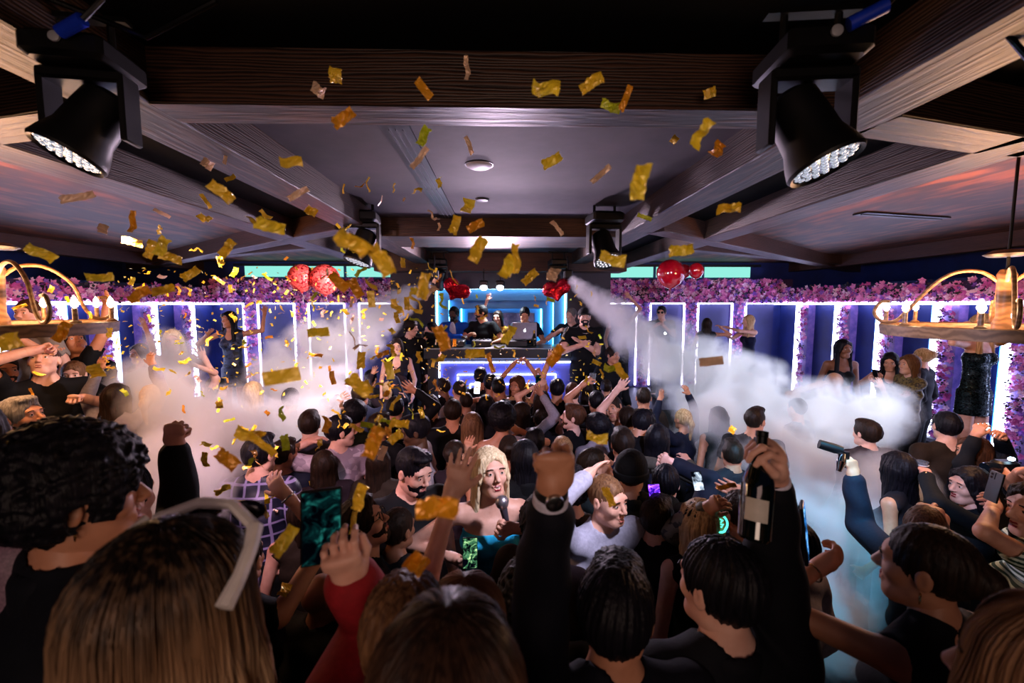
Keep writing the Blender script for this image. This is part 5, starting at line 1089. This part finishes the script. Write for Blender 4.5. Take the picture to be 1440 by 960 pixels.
p = at(921, 697, 2.2); phone('phone with a violet screen beside the beanie', p, (-.1, .2, 1), tocam(p), smD, .85)
p = at(661, 777, 1.9); phone('phone showing a greenish picture below the blue top', p, (0, .1, 1), tocam(p), screen_mat('screen_green', '3a6a4a', 'c8f0a0', 1.4, 40), .95)
p = at(1398, 684, 1.82); phone('black phone gripped by the pale arm at the right edge', p, (.2, 0, 1), (1, -.2, .1), smA, .9)
p = at(1381, 600, 3.25); phone('phone with a bright white screen held under the sequin dress', p, (1, 0, .05), tocam(p), smB, .8)
p = at(1231, 527, 4.85); phone('phone held by the guest in the olive top', p, (-.3, 0, 1), (1, 0, .3), smC, .9)
p = at(757, 535, 4.5); phone('small dark phone beside the straight raised arm', p, (0, 0, 1), tocam(p), smA, .8)
p = at(1150, 590+0, 4.2)
# champagne bottle in the raised fist
hp, A_, I = hand_at('f6', 1)
b = bottle('large dark champagne bottle held by the neck over the crowd', (0, 0, 0), .80, '050c08', foil='14181a', lab='c8c0b4')
dirn = (at(1072, 572, 1.0)-at(1036, 690, 1.02)).normalized(); dirn = V((dirn.x, .25, dirn.z)).normalized()
b.rotation_mode = 'QUATERNION'; b.rotation_quaternion = Matrix((dirn.orthogonal().normalized(), dirn.cross(dirn.orthogonal().normalized()), dirn)).transposed().to_quaternion(); b.location = hp-dirn*.25*.80
q = at(1044, 655, 1.0); x = tocam(q); x = (x-dirn*x.dot(dirn)).normalized(); b.rotation_quaternion = Matrix((dirn.cross(x)*-1, -x, dirn)).transposed().to_quaternion() if Matrix((dirn.cross(x)*-1, -x, dirn)).determinant() > 0 else Matrix((dirn.cross(x), -x, dirn)).transposed().to_quaternion()
# smoke gun
hp, A_, I = hand_at('d11', 0)
t = thing('smoke_gun', 'black hand held smoke gun with a chrome nozzle at the raised suit arm', 'smoke machine', hp); MB().tube([(0, 0, -.04), (0, 0, .05)], .016, 12).build('grip', blkm, t, True); MB().tube([(-.02, 0, .055), (-.05, .02, .06), (-.12, .05, .078)], [.022, .028, .026], 14).build('barrel', blkm, t, True); MB().tube([(-.02, 0, .03), (-.05, -.03, .0), (-.06, -.03, -.05)], [.02, .024, .012], 12).build('nozzle', mat('chrome', 'd0d0d8', .12, 1), t, True)
# drinking glasses
def glass(label, p, h=.11, r=.034, stripes=False):
    t = thing('drinking_glass', label, 'glass', p, group='drinks in the crowd'); MB().lathe((0, 0, 0), [(0, 0), (r*.8, 0), (r, h), (r*.93, h), (r*.75, .01), (0, .01)], 20, cap=False).build('bowl', mat('glass_clear', 'e8f0f4', .05, trans=.85), t, True)
    MB().lathe((0, 0, .012), [(0, 0), (r*.74, 0), (r*.84, h*.5), (0, h*.5)], 16, cap=False).build('drink', mat('drink_pale', 'd8a860', .1, trans=.5), t, True)
    if stripes:
        for k in range(4): vs, fs = ring_mesh((0, 0, h*(.2+.2*k)), (0, 0, 1), r*(.86+.04*k), .0025, 20, 6); MB().add(vs, fs).build('stripe', mat('glass_stripe', 'f0f0f0', .4), t, True)
for k, s_, lb, st in (('d12', 0, 'tumbler with white stripes in the raised watch hand on the right', True), ('c7', 0, 'glass held high right of the booth', False), ('l6', 0, 'glass of the guest in the zigzag shirt', False), ('b5', 0, 'glass in the hand of the grey haired guest', False)):
    hp, A_, I = hand_at(k, s_); glass(lb, hp-V((0, 0, .05)), stripes=st)
t = thing('microphone', 'silver ball microphone held at the chest of the blonde in blue', 'microphone', at(706, 706, 2.05)); MB().ball((0, 0, 0), (.034, .034, .036), 18).build('grille', mat('mic_silver', 'b8b4c0', .35, .9), t, True); MB().tube([(.006, 0, -.03), (.03, .0, -.14)], [.020, .013], 14).build('handle', mat('mic_grey', '5a5664', .35, .6), t, True)
hp, A_, I = hand_at('l3', 1); bottle('pink bottle tipped over the tattooed guest on the left', hp, .8, 'c88a94', tilt=(0, -1.9, 0), lab='e8d8d0')
hp, A_, I = hand_at('d16', 0); t = thing('camera', 'black photo camera held up at the right edge with a lit lens', 'camera', hp+V((.03, 0, .03))); MB().bbox((0, 0, 0), (.13, .07, .09), .012).build('body', blkm, t, True); MB().lathe((-.06, 0, 0), [(0, .07), (.03, .07), (.034, .05), (.034, 0)], 18, V((-1, 0, 0))).build('lens', mat('lens_glassy', '101820', .05), t, True); MB().ball((-.0, -.03, .065), (.02, .015, .012), 10).build('flash', emis('flash_led', (.5, .8, 1), 12), t, True)
hp, A_, I = hand_at('b8', 0); t = thing('camera', 'black camera of the guest filming left of the booth', 'camera', hp); MB().bbox((0, 0, 0), (.14, .09, .10), .012).build('body', blkm, t, True); MB().lathe((-.0, -.04, 0), [(0, .08), (.035, .08), (.038, 0)], 18, V((0, -1, 0))).build('lens', mat('lens_glassy', '101820', .05), t, True)
p = at(1036, 477, 0.1) if False else None
t = thing('flashlight_phone', 'phone torch shining from the hand of the guest with glasses', 'phone', at(935, 471, 7.7)); MB().bbox((0, 0, 0), (.07, .01, .14), .004).build('case', blkm, t, True); MB().ball((0, -.008, .03), (.02, .008, .02), 10).build('torch', emis('torch', (.8, .95, 1), 60), t, True)
# green emblem on the cap
I = PP['d9']; w, hs = I['w'], I['hs']; m = MB(); cc = w(.045, -.085, .05); e1 = nrm(np.array(I['hc']+I['root'])-np.array((0, 0, CAMZ))); ax = V(nrm(-e1)); cc = cc+np.array(ax)*.04
u_ = ax.cross(V((0, 0, 1))).normalized(); v_ = u_.cross(ax).normalized()*-1; v_ = v_ if v_.z > 0 else -v_
def ep(x, y): return V(cc)+u_*x*-1+v_*y
m.tube([ep(.030*math.cos(a/20*2*math.pi)*(1.0), .034*math.sin(a/20*2*math.pi)-(.006 if 12 < a < 18 else 0)) for a in range(21)], .005, 8)
m.tube([ep(-.018, .012), ep(-.004, .016), ep(.012, .012), ep(.002, .002), ep(-.012, -.002), ep(.004, -.006), ep(.014, -.002), ep(.006, -.018), ep(-.010, -.014)], .0036, 6); m.build('emblem', emis('emblem_green', (.08, .85, .55), 1.6), I['t'], True)
# prints on t-shirts
def shirt_print(key, txt, size, col='c8ccd8', dz=.0, b=True):
    I = PP[key]; c = bpy.data.curves.new('shirt_print', 'FONT'); c.body = txt; c.size = size; c.extrude = .002; c.align_x = 'CENTER'; c.align_y = 'CENTER'; o = bpy.data.objects.new('shirt_print', c); link(o, I['t']); o.data.materials.append(cloth_m(col))
    z = -I['sfw']; x = np.cross(I['sp'], I['sfw'])*1.0; o.rotation_mode = 'QUATERNION'; f = V(I['sfw']); u = V(I['sp']); xx = u.cross(f); o.rotation_quaternion = Matrix((xx, u, f)).transposed().to_quaternion(); o.location = V(I['pel']+I['sp']*(.23+dz)*I['H']+I['sfw']*(.064*I['H']*I['b']+.018))
# belt buckle of the blonde
I = PP['d1']; MB().tube([V(I['pel']+I['sp']*.03*I['H']+I['srt']*(.03*math.cos(a))+I['sfw']*(.062*I['H']+.004)+I['sp']*.012*math.sin(a)) for a in np.linspace(0, 6.28, 14)], .004, 6).build('belt_buckle', mat('watch_steel', 'b8b8bc', .25, 1), I['t'], True)
# ------------------------------------------------------------------ confetti
goldm = [mat('foil_gold', 'ffd01c', .36, .12, col2='ffd84a', spec=.9), mat('foil_yellow', 'ffdc20', .4, .1, col2='ffe84a', spec=.9), mat('foil_amber', 'ffae20', .34, .2, spec=.9), mat('foil_pale', 'ffd8b8', .35, .2, spec=.8), mat('foil_lime', 'd8e828', .4, .1, spec=.8)]
def foil_mesh(seed, L=.052, W=.022, crumple=1.):
    rs = np.random.RandomState(seed); nx, ny = 9, 5; vs = []; a, b, c, d = rs.uniform(-1, 1, 4)
    for t in (0, 1):
        for i in range(nx):
            for j in range(ny):
                x, y = (i/(nx-1)-.5)*L, (j/(ny-1)-.5)*W
                z = crumple*(.006*math.sin(x/L*5*(1+abs(a))+b*3)+.003*math.sin(y/W*4+x/L*6*c)+.0018*rs.randn()) + a*.01*(x/L*2)**2
                vs.append((x+.0012*rs.randn()*crumple, y+.001*rs.randn()*crumple+.004*d*math.sin(x/L*6), z+t*.0003))
    g = lambda t, i, j: t*nx*ny+i*ny+j; fs = []
    for i in range(nx-1):
        for j in range(ny-1): fs += [(g(0, i, j), g(0, i, j+1), g(0, i+1, j+1), g(0, i+1, j)), (g(1, i, j), g(1, i+1, j), g(1, i+1, j+1), g(1, i, j+1))]
    for i in range(nx-1): fs += [(g(0, i, 0), g(0, i+1, 0), g(1, i+1, 0), g(1, i, 0)), (g(0, i, ny-1), g(1, i, ny-1), g(1, i+1, ny-1), g(0, i+1, ny-1))]
    for j in range(ny-1): fs += [(g(0, 0, j), g(1, 0, j), g(1, 0, j+1), g(0, 0, j+1)), (g(0, nx-1, j), g(0, nx-1, j+1), g(1, nx-1, j+1), g(1, nx-1, j))]
    return vs, fs
FM = {}
def foil(seed, kind, mi):
    k = (seed, kind, mi)
    if k not in FM:
        vs, fs = foil_mesh(seed, *{'std': (.052, .022, 1.), 'flat': (.052, .022, .25), 'long': (.060, .014, .7), 'sq': (.036, .030, 1.2)}[kind])
        me = bpy.data.meshes.new('confetti_piece'); me.from_pydata(vs, [], fs); me.materials.append(goldm[mi]); me.update(); FM[k] = me
    return FM[k]
def conf(x, y, size, ang=None, kind='std', mi=0, label=None, group=None, seed=0, Yf=None, face=None):
    Ld = .052
    Y = Yf or max(.5, min(7., Ld*600/size)); p = at(x, y, Y)
    o = bpy.data.objects.new('confetti_piece', foil(seed % 6, kind, mi)); link(o); o.location = p
    if ang is None: o.rotation_euler = (R.uniform(0, 6.3), R.uniform(0, 6.3), R.uniform(0, 6.3))
    else:
        n = tocam(p); n = (n+V((R.uniform(-.4, .4), 0, R.uniform(-.4, .4)))*(1 if face is None else face)).normalized(); a = math.radians(ang); r_ = V((0, 0, 1)).cross(n).normalized(); u = n.cross(r_).normalized(); xx = r_*math.cos(a)+u*math.sin(a); o.rotation_mode = 'QUATERNION'; o.rotation_quaternion = Matrix((xx, n.cross(xx), n)).transposed().to_quaternion()
    tag(o, label, 'confetti', group); return o
BIG = [(472, 107, 24, 85, 'sq', 0, 'upright near the crossbeam on the left'), (448, 127, 22, -20, 'sq', 3, 'pinkish and crumpled left on the crossbeam'), (483, 166, 30, 40, 'std', 2, 'orange and folded under the crossbeam'), (596, 125, 26, -55, 'flat', 2, 'flat orange strip tilted on the crossbeam'), (657, 95, 22, 80, 'long', 3, 'pale and thin at the top of the crossbeam'),
 (766, 125, 36, -15, 'std', 1, 'wide crinkled yellow on the crossbeam'), (832, 117, 30, 25, 'std', 0, 'folded gold right of the wide crinkled one'), (858, 149, 26, -25, 'std', 4, 'lime coloured under the folded gold'), (880, 138, 28, 70, 'long', 2, 'twisted orange hanging at the right of the crossbeam'), (998, 131, 20, 10, 'sq', 0, 'square gold beside the right stage light'),
 (986, 186, 34, 62, 'std', 1, 'bright yellow near the right stage light'), (1010, 210, 24, 60, 'sq', 2, 'amber triangle left of the right stage light'), (948, 197, 14, 40, 'sq', 0, 'small gold in the dark right bay'), (900, 255, 44, 80, 'std', 1, 'large crumpled yellow on the right of the ceiling panel'), (776, 226, 26, 25, 'std', 1, 'yellow near the white ceiling disc'), (845, 245, 26, 40, 'long', 3, 'pale twisted on the right of the ceiling panel'),
 (1025, 292, 28, -5, 'std', 0, 'crimped gold below the right stage light'), (408, 228, 28, 0, 'flat', 0, 'neat gold rectangle in the left dark bay'), (352, 143, 18, -20, 'long', 4, 'dim lime below the left stage light'), (291, 230, 18, -30, 'sq', 3, 'cream square on the left beam'), (317, 222, 14, 80, 'long', 3, 'small cream sliver on the left beam'), (311, 270, 30, -40, 'std', 0, 'gold leaning on the left beam'),
 (290, 283, 16, -65, 'long', 0, 'small gold left of the leaning one'), (596, 190, 24, 60, 'std', 4, 'lime by the air slot'), (590, 222, 28, 55, 'long', 3, 'cream sliver over the air slot'), (660, 205, 20, -55, 'long', 3, 'thin cream beside the white disc'), (109, 277, 30, 25, 'long', 3, 'cream sliver below the left stage light'), (145, 322, 16, 70, 'sq', 3, 'tiny cream above the left coffer'), (187, 312, 24, 80, 'long', 2, 'dim amber on the left coffer'),
 (58, 356, 28, -35, 'std', 1, 'bright yellow at the far left ceiling'), (228, 300, 16, -25, 'long', 3, 'pinkish sliver on the left coffer'), (186, 340, 20, -10, 'std', 0, 'dull gold on the left coffer'), (380, 318, 34, -10, 'std', 1, 'bright bent yellow near the left beam end'), (420, 272, 26, 35, 'long', 3, 'pale sliver left of the middle stage light'), (438, 297, 18, -30, 'sq', 0, 'gold square left of the middle stage light'),
 (492, 340, 46, -35, 'std', 0, 'large gold crossing the middle stage light'), (535, 365, 44, -60, 'std', 0, 'large gold right of the middle stage light'), (658, 290, 24, 80, 'sq', 1, 'yellow by the small dark disc'), (640, 316, 24, 75, 'std', 0, 'gold on the second crossbeam'), (668, 318, 24, 20, 'std', 2, 'amber on the second crossbeam'), (784, 320, 20, -60, 'long', 3, 'pale sliver on the second crossbeam'), (740, 268, 0, 0, '', 0, ''),
 (906, 305, 18, -25, 'long', 4, 'lime strip on the right beam'), (860, 364, 34, -15, 'std', 1, 'yellow at the right stage light lens'), (958, 352, 30, 10, 'std', 1, 'yellow on the red balloon'), (672, 352, 34, 55, 'std', 0, 'gold above the left heart balloon'), (714, 376, 34, 60, 'std', 1, 'yellow between the heart balloons'), (726, 362, 34, 85, 'long', 0, 'tall thin gold between the heart balloons'),
 (745, 390, 24, 40, 'std', 0, 'gold near the right heart balloon'), (778, 385, 24, 70, 'sq', 3, 'cream at the right heart balloon'), (596, 402, 34, 80, 'std', 0, 'gold by the left smoke jet'), (396, 529, 46, 8, 'flat', 0, 'big smooth gold strip over the left smoke'), (88, 466, 26, 60, 'std', 2, 'blurred amber below the left chandelier'), (135, 522, 24, -80, 'sq', 0, 'gold square beside the zigzag shirt'), (10, 482, 34, 20, 'sq', 0, 'gold at the left edge below the chandelier'),
 (447, 467, 26, 5, 'std', 1, 'bright yellow at the flower column left'), (505, 542, 36, -45, 'std', 0, 'gold below the left smoke jet'), (526, 622, 42, 65, 'std', 2, 'large amber left of the pale t-shirt'), (561, 595, 26, -15, 'std', 0, 'crimped gold above the pale t-shirt'), (575, 493, 0, 0, '', 0, ''), (621, 475, 34, -75, 'std', 2, 'amber in front of the blue suit'), (716, 470, 26, 60, 'std', 1, 'yellow left of the laptop'), (668, 497, 26, 5, 'std', 0, 'gold on the edge of the booth'),
 (690, 510, 24, -70, 'long', 2, 'amber over the booth front'), (783, 498, 30, 50, 'std', 2, 'amber at the right end of the booth'), (860, 518, 22, -5, 'std', 4, 'lime above the open palm'), (873, 522, 24, -60, 'std', 0, 'gold touching the open palm'), (838, 615, 30, 0, 'std', 1, 'blurred yellow below the bearded profile'), (856, 708-10, 26, -60, 'std', 0, 'gold left of the beanie'), (612, 715, 92, 5, 'std', 2, 'very large blurred orange before the blonde'),
 (585, 790, 44, -50, 'sq', 2, 'large blurred amber below the bearded guest'), (505, 700, 34, 70, 'std', 0, 'gold over the guest with glasses'), (497, 735, 26, 80, 'long', 1, 'yellow on the hair of the guest with glasses'), (330, 708, 24, -15, 'flat', 0, 'gold rectangle on the plaid shirt'), (400, 760, 40, 50, 'std', 1, 'large yellow right of the blonde head'), (252, 683, 20, 10, 'long', 1, 'yellow strip in the pink smoke'), (370, 625, 34, -50, 'long', 0, 'gold strip over the plaid shirt neck'),
 (352, 612, 34, -30, 'std', 0, 'gold above the plaid shirt'), (318, 645, 36, -40, 'std', 2, 'dim amber in the pink smoke'), (400, 830, 22, 60, 'sq', 0, 'gold below the large phone'), (1000, 508, 30, 10, 'flat', 3, 'dull tan rectangle in the lilac smoke'), (1030, 604, 14, 60, 'sq', 2, 'orange in the smoke left of the bottle'), (1020, 684, 24, 10, 'long', 2, 'blurred orange by the raised phone'), (772, 935, 34, -70, 'std', 2, 'orange strip at the bottom centre'), (420, 455, 0, 0, '', 0, ''),
 (475, 395, 30, -40, 'std', 2, 'amber beside the glitter balloons'), (500, 405, 26, -60, 'std', 2, 'dark amber right of the glitter balloons'), (605, 330, 0, 0, '', 0, ''), (320, 348, 24, 50, 'std', 0, 'gold near the left wall top'), (228, 345, 26, 60, 'std', 1, 'yellow pair member high on the left'), (212, 350, 24, 70, 'std', 0, 'gold pair member high on the left'), (240, 362, 24, -15, 'std', 0, 'gold below the pair high on the left'), (268, 385, 22, 40, 'std', 0, 'gold at the left garland'),
 (140, 390, 26, 5, 'std', 1, 'yellow left of the bright bulb'), (232, 407, 24, 10, 'std', 0, 'gold right of the bright bulb'), (195, 414, 26, 30, 'std', 2, 'amber over the left garland'), (180, 372, 0, 0, '', 0, '')]
for i, (x, y, s, a, k, mi, lb) in enumerate(BIG):
    if s: conf(x, y, s*1.05, a, k, mi, 'gold foil confetti piece, '+lb, None, i)
rs = np.random.RandomState(11)
ZON = [('small gold confetti piece in the swirl in front of the left wall panels', 85, (150, 470), (380, 560), (5, 14)), ('gold confetti piece in the dense burst left of the booth', 70, (440, 620), (400, 620), (9, 26)), ('gold confetti piece falling among the crowd left of centre', 40, (250, 540), (560, 720), (9, 22)), ('small gold confetti piece drifting over the booth and the DJs', 40, (600, 850), (395, 560), (5, 14)), ('gold confetti piece falling below the left part of the ceiling', 32, (200, 640), (250, 400), (8, 20)), ('small gold confetti piece over the left chandelier', 14, (0, 160), (400, 600), (6, 14))]
for lb, n, xr, yr, sr in ZON:
    for i in range(n):
        x = rs.uniform(*xr) if 'burst' not in lb else np.clip(rs.normal(535, 50), *xr); y = rs.uniform(*yr); conf(x, y, rs.uniform(*sr), None, ('std', 'long', 'std', 'flat')[i % 4], (0, 1, 0, 3, 4, 0, 2)[i % 7], lb, lb.replace('small ', '').replace('piece', 'pieces'), i)
# the countless specks of the swirl
vs, fs = [], []
for i in range(750):
    if i < 560: x, y = rs.uniform(150, 620), rs.uniform(375, 600)
    else: x, y = rs.uniform(600, 850), rs.uniform(480, 560)
    p = at(x, y, rs.uniform(3.6, 6.6)); q = Matrix.Rotation(rs.uniform(0, 6), 3, V(rs.randn(3)).normalized()); n = len(vs); l, w_ = rs.uniform(.010, .022), rs.uniform(.006, .010)
    for dx, dy, dz in ((-1, -1, 0), (1, -1, .2), (1, 1, 0), (-1, 1, .3), (-1, -1, .04), (1, -1, .24), (1, 1, .04), (-1, 1, .34)): vs.append(p+q@V((dx*l, dy*w_, dz*l)))
    fs += [(n, n+1, n+2, n+3), (n+7, n+6, n+5, n+4), (n, n+4, n+5, n+1), (n+1, n+5, n+6, n+2), (n+2, n+6, n+7, n+3), (n+3, n+7, n+4, n)]
tag(mesh_np('confetti_specks', vs, fs, goldm[:2], None, False, [0 if (i//6) % 3 else 1 for i in range(len(fs))]), 'countless tiny gold confetti specks swirling over the left crowd and the booth', 'confetti', None, 'stuff')
# ------------------------------------------------------------------ smoke (real volumes)
def plume(name, label, balls, dens, seed, col=(.93, .93, 1), edge=.35, nsc=2.6):
    bb = []
    for i, b_ in enumerate(balls):
        bb.append(b_)
        if i < 5 and i+1 < len(balls) and 'far' not in name: c_ = balls[i+1]; bb.append(tuple((p_+q_)/2 for p_, q_ in zip(b_, c_)))
    balls = bb
    pr = [ell(at(x, y, Y), (r*1.12,)*3, k=.12) for x, y, Y, r in balls]
    v, fc = sdf(pr, .09); m = bpy.data.materials.new(name); m.use_nodes = True; nt = m.node_tree; nt.nodes.clear(); L = nt.links.new
    tc = N(nt, 'ShaderNodeNewGeometry'); pos = tc.outputs['Position']
    wz = N(nt, 'ShaderNodeTexNoise', i_Scale=1.1, i_Detail=1.0); L(pos, wz.inputs[0])
    cur = None
    for x, y, Y, r in balls:
        d = N(nt, 'ShaderNodeVectorMath', operation='DISTANCE'); L(pos, d.inputs[0]); d.inputs[1].default_value = at(x, y, Y)
        q = N(nt, 'ShaderNodeMath', operation='MULTIPLY_ADD'); L(d.outputs['Value'], q.inputs[0]); q.inputs[1].default_value = -1/r; q.inputs[2].default_value = 1
        if cur is None: cur = q.outputs[0]
        else: mm = N(nt, 'ShaderNodeMath', operation='SMOOTH_MAX'); L(cur, mm.inputs[0]); L(q.outputs[0], mm.inputs[1]); mm.inputs[2].default_value = .15; cur = mm.outputs[0]
    nz = N(nt, 'ShaderNodeTexNoise', i_Scale=nsc, i_Detail=3.0, i_Roughness=.58, i_Distortion=.35); L(pos, nz.inputs[0])
    a = N(nt, 'ShaderNodeMath', operation='MULTIPLY_ADD'); L(nz.outputs[0], a.inputs[0]); a.inputs[1].default_value = 3.6; a.inputs[2].default_value = -1.8-edge*.55
    s = N(nt, 'ShaderNodeMath', operation='ADD'); L(a.outputs[0], s.inputs[0])
    c2 = N(nt, 'ShaderNodeMath', operation='MULTIPLY'); L(cur, c2.inputs[0]); c2.inputs[1].default_value = 1.7; L(c2.outputs[0], s.inputs[1])
    c3 = N(nt, 'ShaderNodeMapRange'); L(s.outputs[0], c3.inputs[0]); c3.inputs[1].default_value = 0; c3.inputs[2].default_value = .9; c3.inputs[3].default_value = 0; c3.inputs[4].default_value = dens
    # nothing outside the balls
    g = N(nt, 'ShaderNodeMapRange'); L(cur, g.inputs[0]); g.inputs[1].default_value = 0; g.inputs[2].default_value = .2
    f = N(nt, 'ShaderNodeMath', operation='MULTIPLY'); L(c3.outputs[0], f.inputs[0]); L(g.outputs[0], f.inputs[1])
    vsct = N(nt, 'ShaderNodeVolumeScatter'); vsct.inputs['Color'].default_value = (*col, 1); L(f.outputs[0], vsct.inputs['Density']); vsct.inputs['Anisotropy'].default_value = .0
    o = N(nt, 'ShaderNodeOutputMaterial'); L(vsct.outputs[0], o.inputs['Volume'])
    ob = mesh_np('smoke_plume', v, fc, m); return tag(ob, label, 'smoke', None, 'stuff')
plume('smoke_right', 'white blue smoke jet from the right end of the booth and its cloud', [(806, 396, 6.4, .11), (822, 408, 6.2, .17), (845, 425, 6.0, .24), (870, 448, 5.8, .32), (905, 478, 5.6, .42), (945, 505, 5.3, .55), (1000, 540, 5.0, .62), (1060, 570, 4.7, .62), (1120, 600, 4.4, .60), (1190, 590, 4.2, .50), (1235, 580, 4.3, .38), (1000, 600, 4.3, .5), (1080, 660, 3.7, .55), (1160, 660, 3.7, .55), (1170, 760, 2.9, .5), (1230, 690, 3.2, .42), (1150, 860, 2.5, .4)], 8.0, 1, (.86, .89, 1))
plume('smoke_left', 'pale smoke jet from the left end of the booth and its cloud', [(601, 402, 6.4, .11), (585, 412, 6.2, .18), (560, 428, 6.0, .27), (530, 452, 5.8, .36), (490, 480, 5.6, .45), (450, 500, 5.3, .55), (420, 545, 5.0, .55), (470, 560, 4.8, .45), (440, 600, 4.2, .45), (390, 520, 5.0, .40)], 6.0, 2, (.95, .92, 1))
plume('smoke_far_left', 'warm pink white smoke cloud on the left behind the curly haired head', [(215, 560, 3.6, .42), (255, 590, 3.3, .42), (300, 630, 3.0, .42), (250, 660, 2.6, .36), (190, 545, 4.0, .30), (245, 500, 4.6, .36), (330, 590, 3.6, .40), (280, 690, 2.3, .28), (370, 600, 3.6, .36)], 5.0, 3, (.98, .93, .94))
SC.cycles.volume_step_rate = 1.4; SC.cycles.volume_max_steps = 128; SC.cycles.volume_bounces = 1; SC.cycles.max_bounces = 5; SC.cycles.diffuse_bounces = 2; SC.cycles.glossy_bounces = 2; SC.cycles.transmission_bounces = 4; SC.cycles.transparent_max_bounces = 8; SC.cycles.sample_clamp_indirect = 4; SC.cycles.sample_clamp_direct = 0; SC.cycles.use_light_tree = True; SC.cycles.caustics_reflective = False; SC.cycles.caustics_refractive = False
# ------------------------------------------------------------------ lights
def spot(name, loc, aim, e, col, ang=60, r=.06, blend=.6):
    l = bpy.data.lights.new(name, 'SPOT'); l.energy = e*2.6; l.color = col; l.spot_size = math.radians(ang); l.spot_blend = blend; l.shadow_soft_size = r; o = bpy.data.objects.new(name, l); link(o); o.location = loc
    o.rotation_euler = (V(aim)-V(loc)).to_track_quat('-Z', 'Y').to_euler(); return o
def area(name, loc, aim, e, col, sx, sy):
    l = bpy.data.lights.new(name, 'AREA'); l.energy = e; l.color = col; l.shape = 'RECTANGLE'; l.size = sx; l.size_y = sy; o = bpy.data.objects.new(name, l); link(o); o.location = loc
    o.rotation_euler = (V(aim)-V(loc)).to_track_quat('-Z', 'Y').to_euler(); return o
KL = 2.6
LIGHTS = [
 spot('wash_fill_right', (1.0, 1.30, 2.9), (2.6, 4.6, 1.5), 85, (.62, .64, 1), 80),  # added wash at the right moving head, which itself hangs unlit
 spot('wash_fill_left', (-1.27, 1.36, 2.9), (-1.2, 4.2, 1.4), 55, (1, .62, .74), 85),  # pink wash added for the crowd; the left head itself is unlit
 spot('smoke_fill_left', (-1.2, 3.95, 2.9), (-2.6, 4.8, 1.8), 85, (1, .80, .85), 110),  # spot added for the left smoke beside an unlit moving head
 spot('smoke_fill_right', (.94, 3.9, 2.9), (3.4, 4.6, 1.8), 22, (.75, .85, 1), 110),  # weak added light for the right smoke; that moving head is off
 spot('smoke_core_fill', (3.9, 2.5, 3.3), (3.3, 4.3, 1.9), 210, (.74, .82, 1), 50),  # unseen spot added to brighten the core of the right smoke
 spot('teal_spot', (1.55, 1.7, 3.2), (2.0, 2.9, .7), 120, (.06, .62, 1), 38),  # added unseen spot that turns the low right smoke teal
 spot('stage_flood', (-.15, 7.25, 2.88), (0, 3.0, 3.5), 130, (.98, .72, .92), 130, .1),
 area('crossbeam_fill', (0, -1.5, 2.5), (0, 1.6, 3.3), 11, (1, .70, .55), 1.2, .5),  # unseen fill added behind the camera for crossbeam, near beams and confetti
 area('front_row_fill', (-.3, -1.6, 3.3), (0, 1.2, 1.6), 5, (1, .62, .55), 1.6, .6),  # added warm fill behind the camera for the front row hair
 spot('booth_flood', (-.1, 7.2, 2.9), (0, 6.6, 1.9), 35, (.8, .9, 1), 120, .1),
 spot('ceiling_panel_fill', (0, 6.02, 2.12), (0, 3.7, 3.54), 75, (.92, .70, .95), 62, .1),  # no actual fixture: uplight added to brighten the centre ceiling panel
 spot('centre_fill', (.9, 1.32, 2.9), (.05, 2.4, 1.5), 55, (.86, .80, 1), 42),  # added to light the face of the blonde, no lamp of its own
]
wd = bpy.data.worlds.new('night'); SC.world = wd; wd.use_nodes = True; wd.node_tree.nodes['Background'].inputs[0].default_value = (.012, .02, .07, 1); wd.node_tree.nodes['Background'].inputs[1].default_value = .3
for o in bpy.data.objects:
    if 'label' in o and not 4 <= len(o['label'].replace('-', ' ').split()) <= 16: print('LONGLABEL', len(o['label'].split()), o['label'])
for s_ in SKEL:
    if not 1.5 <= s_[1] <= 1.98: print('HEIGHT', s_)
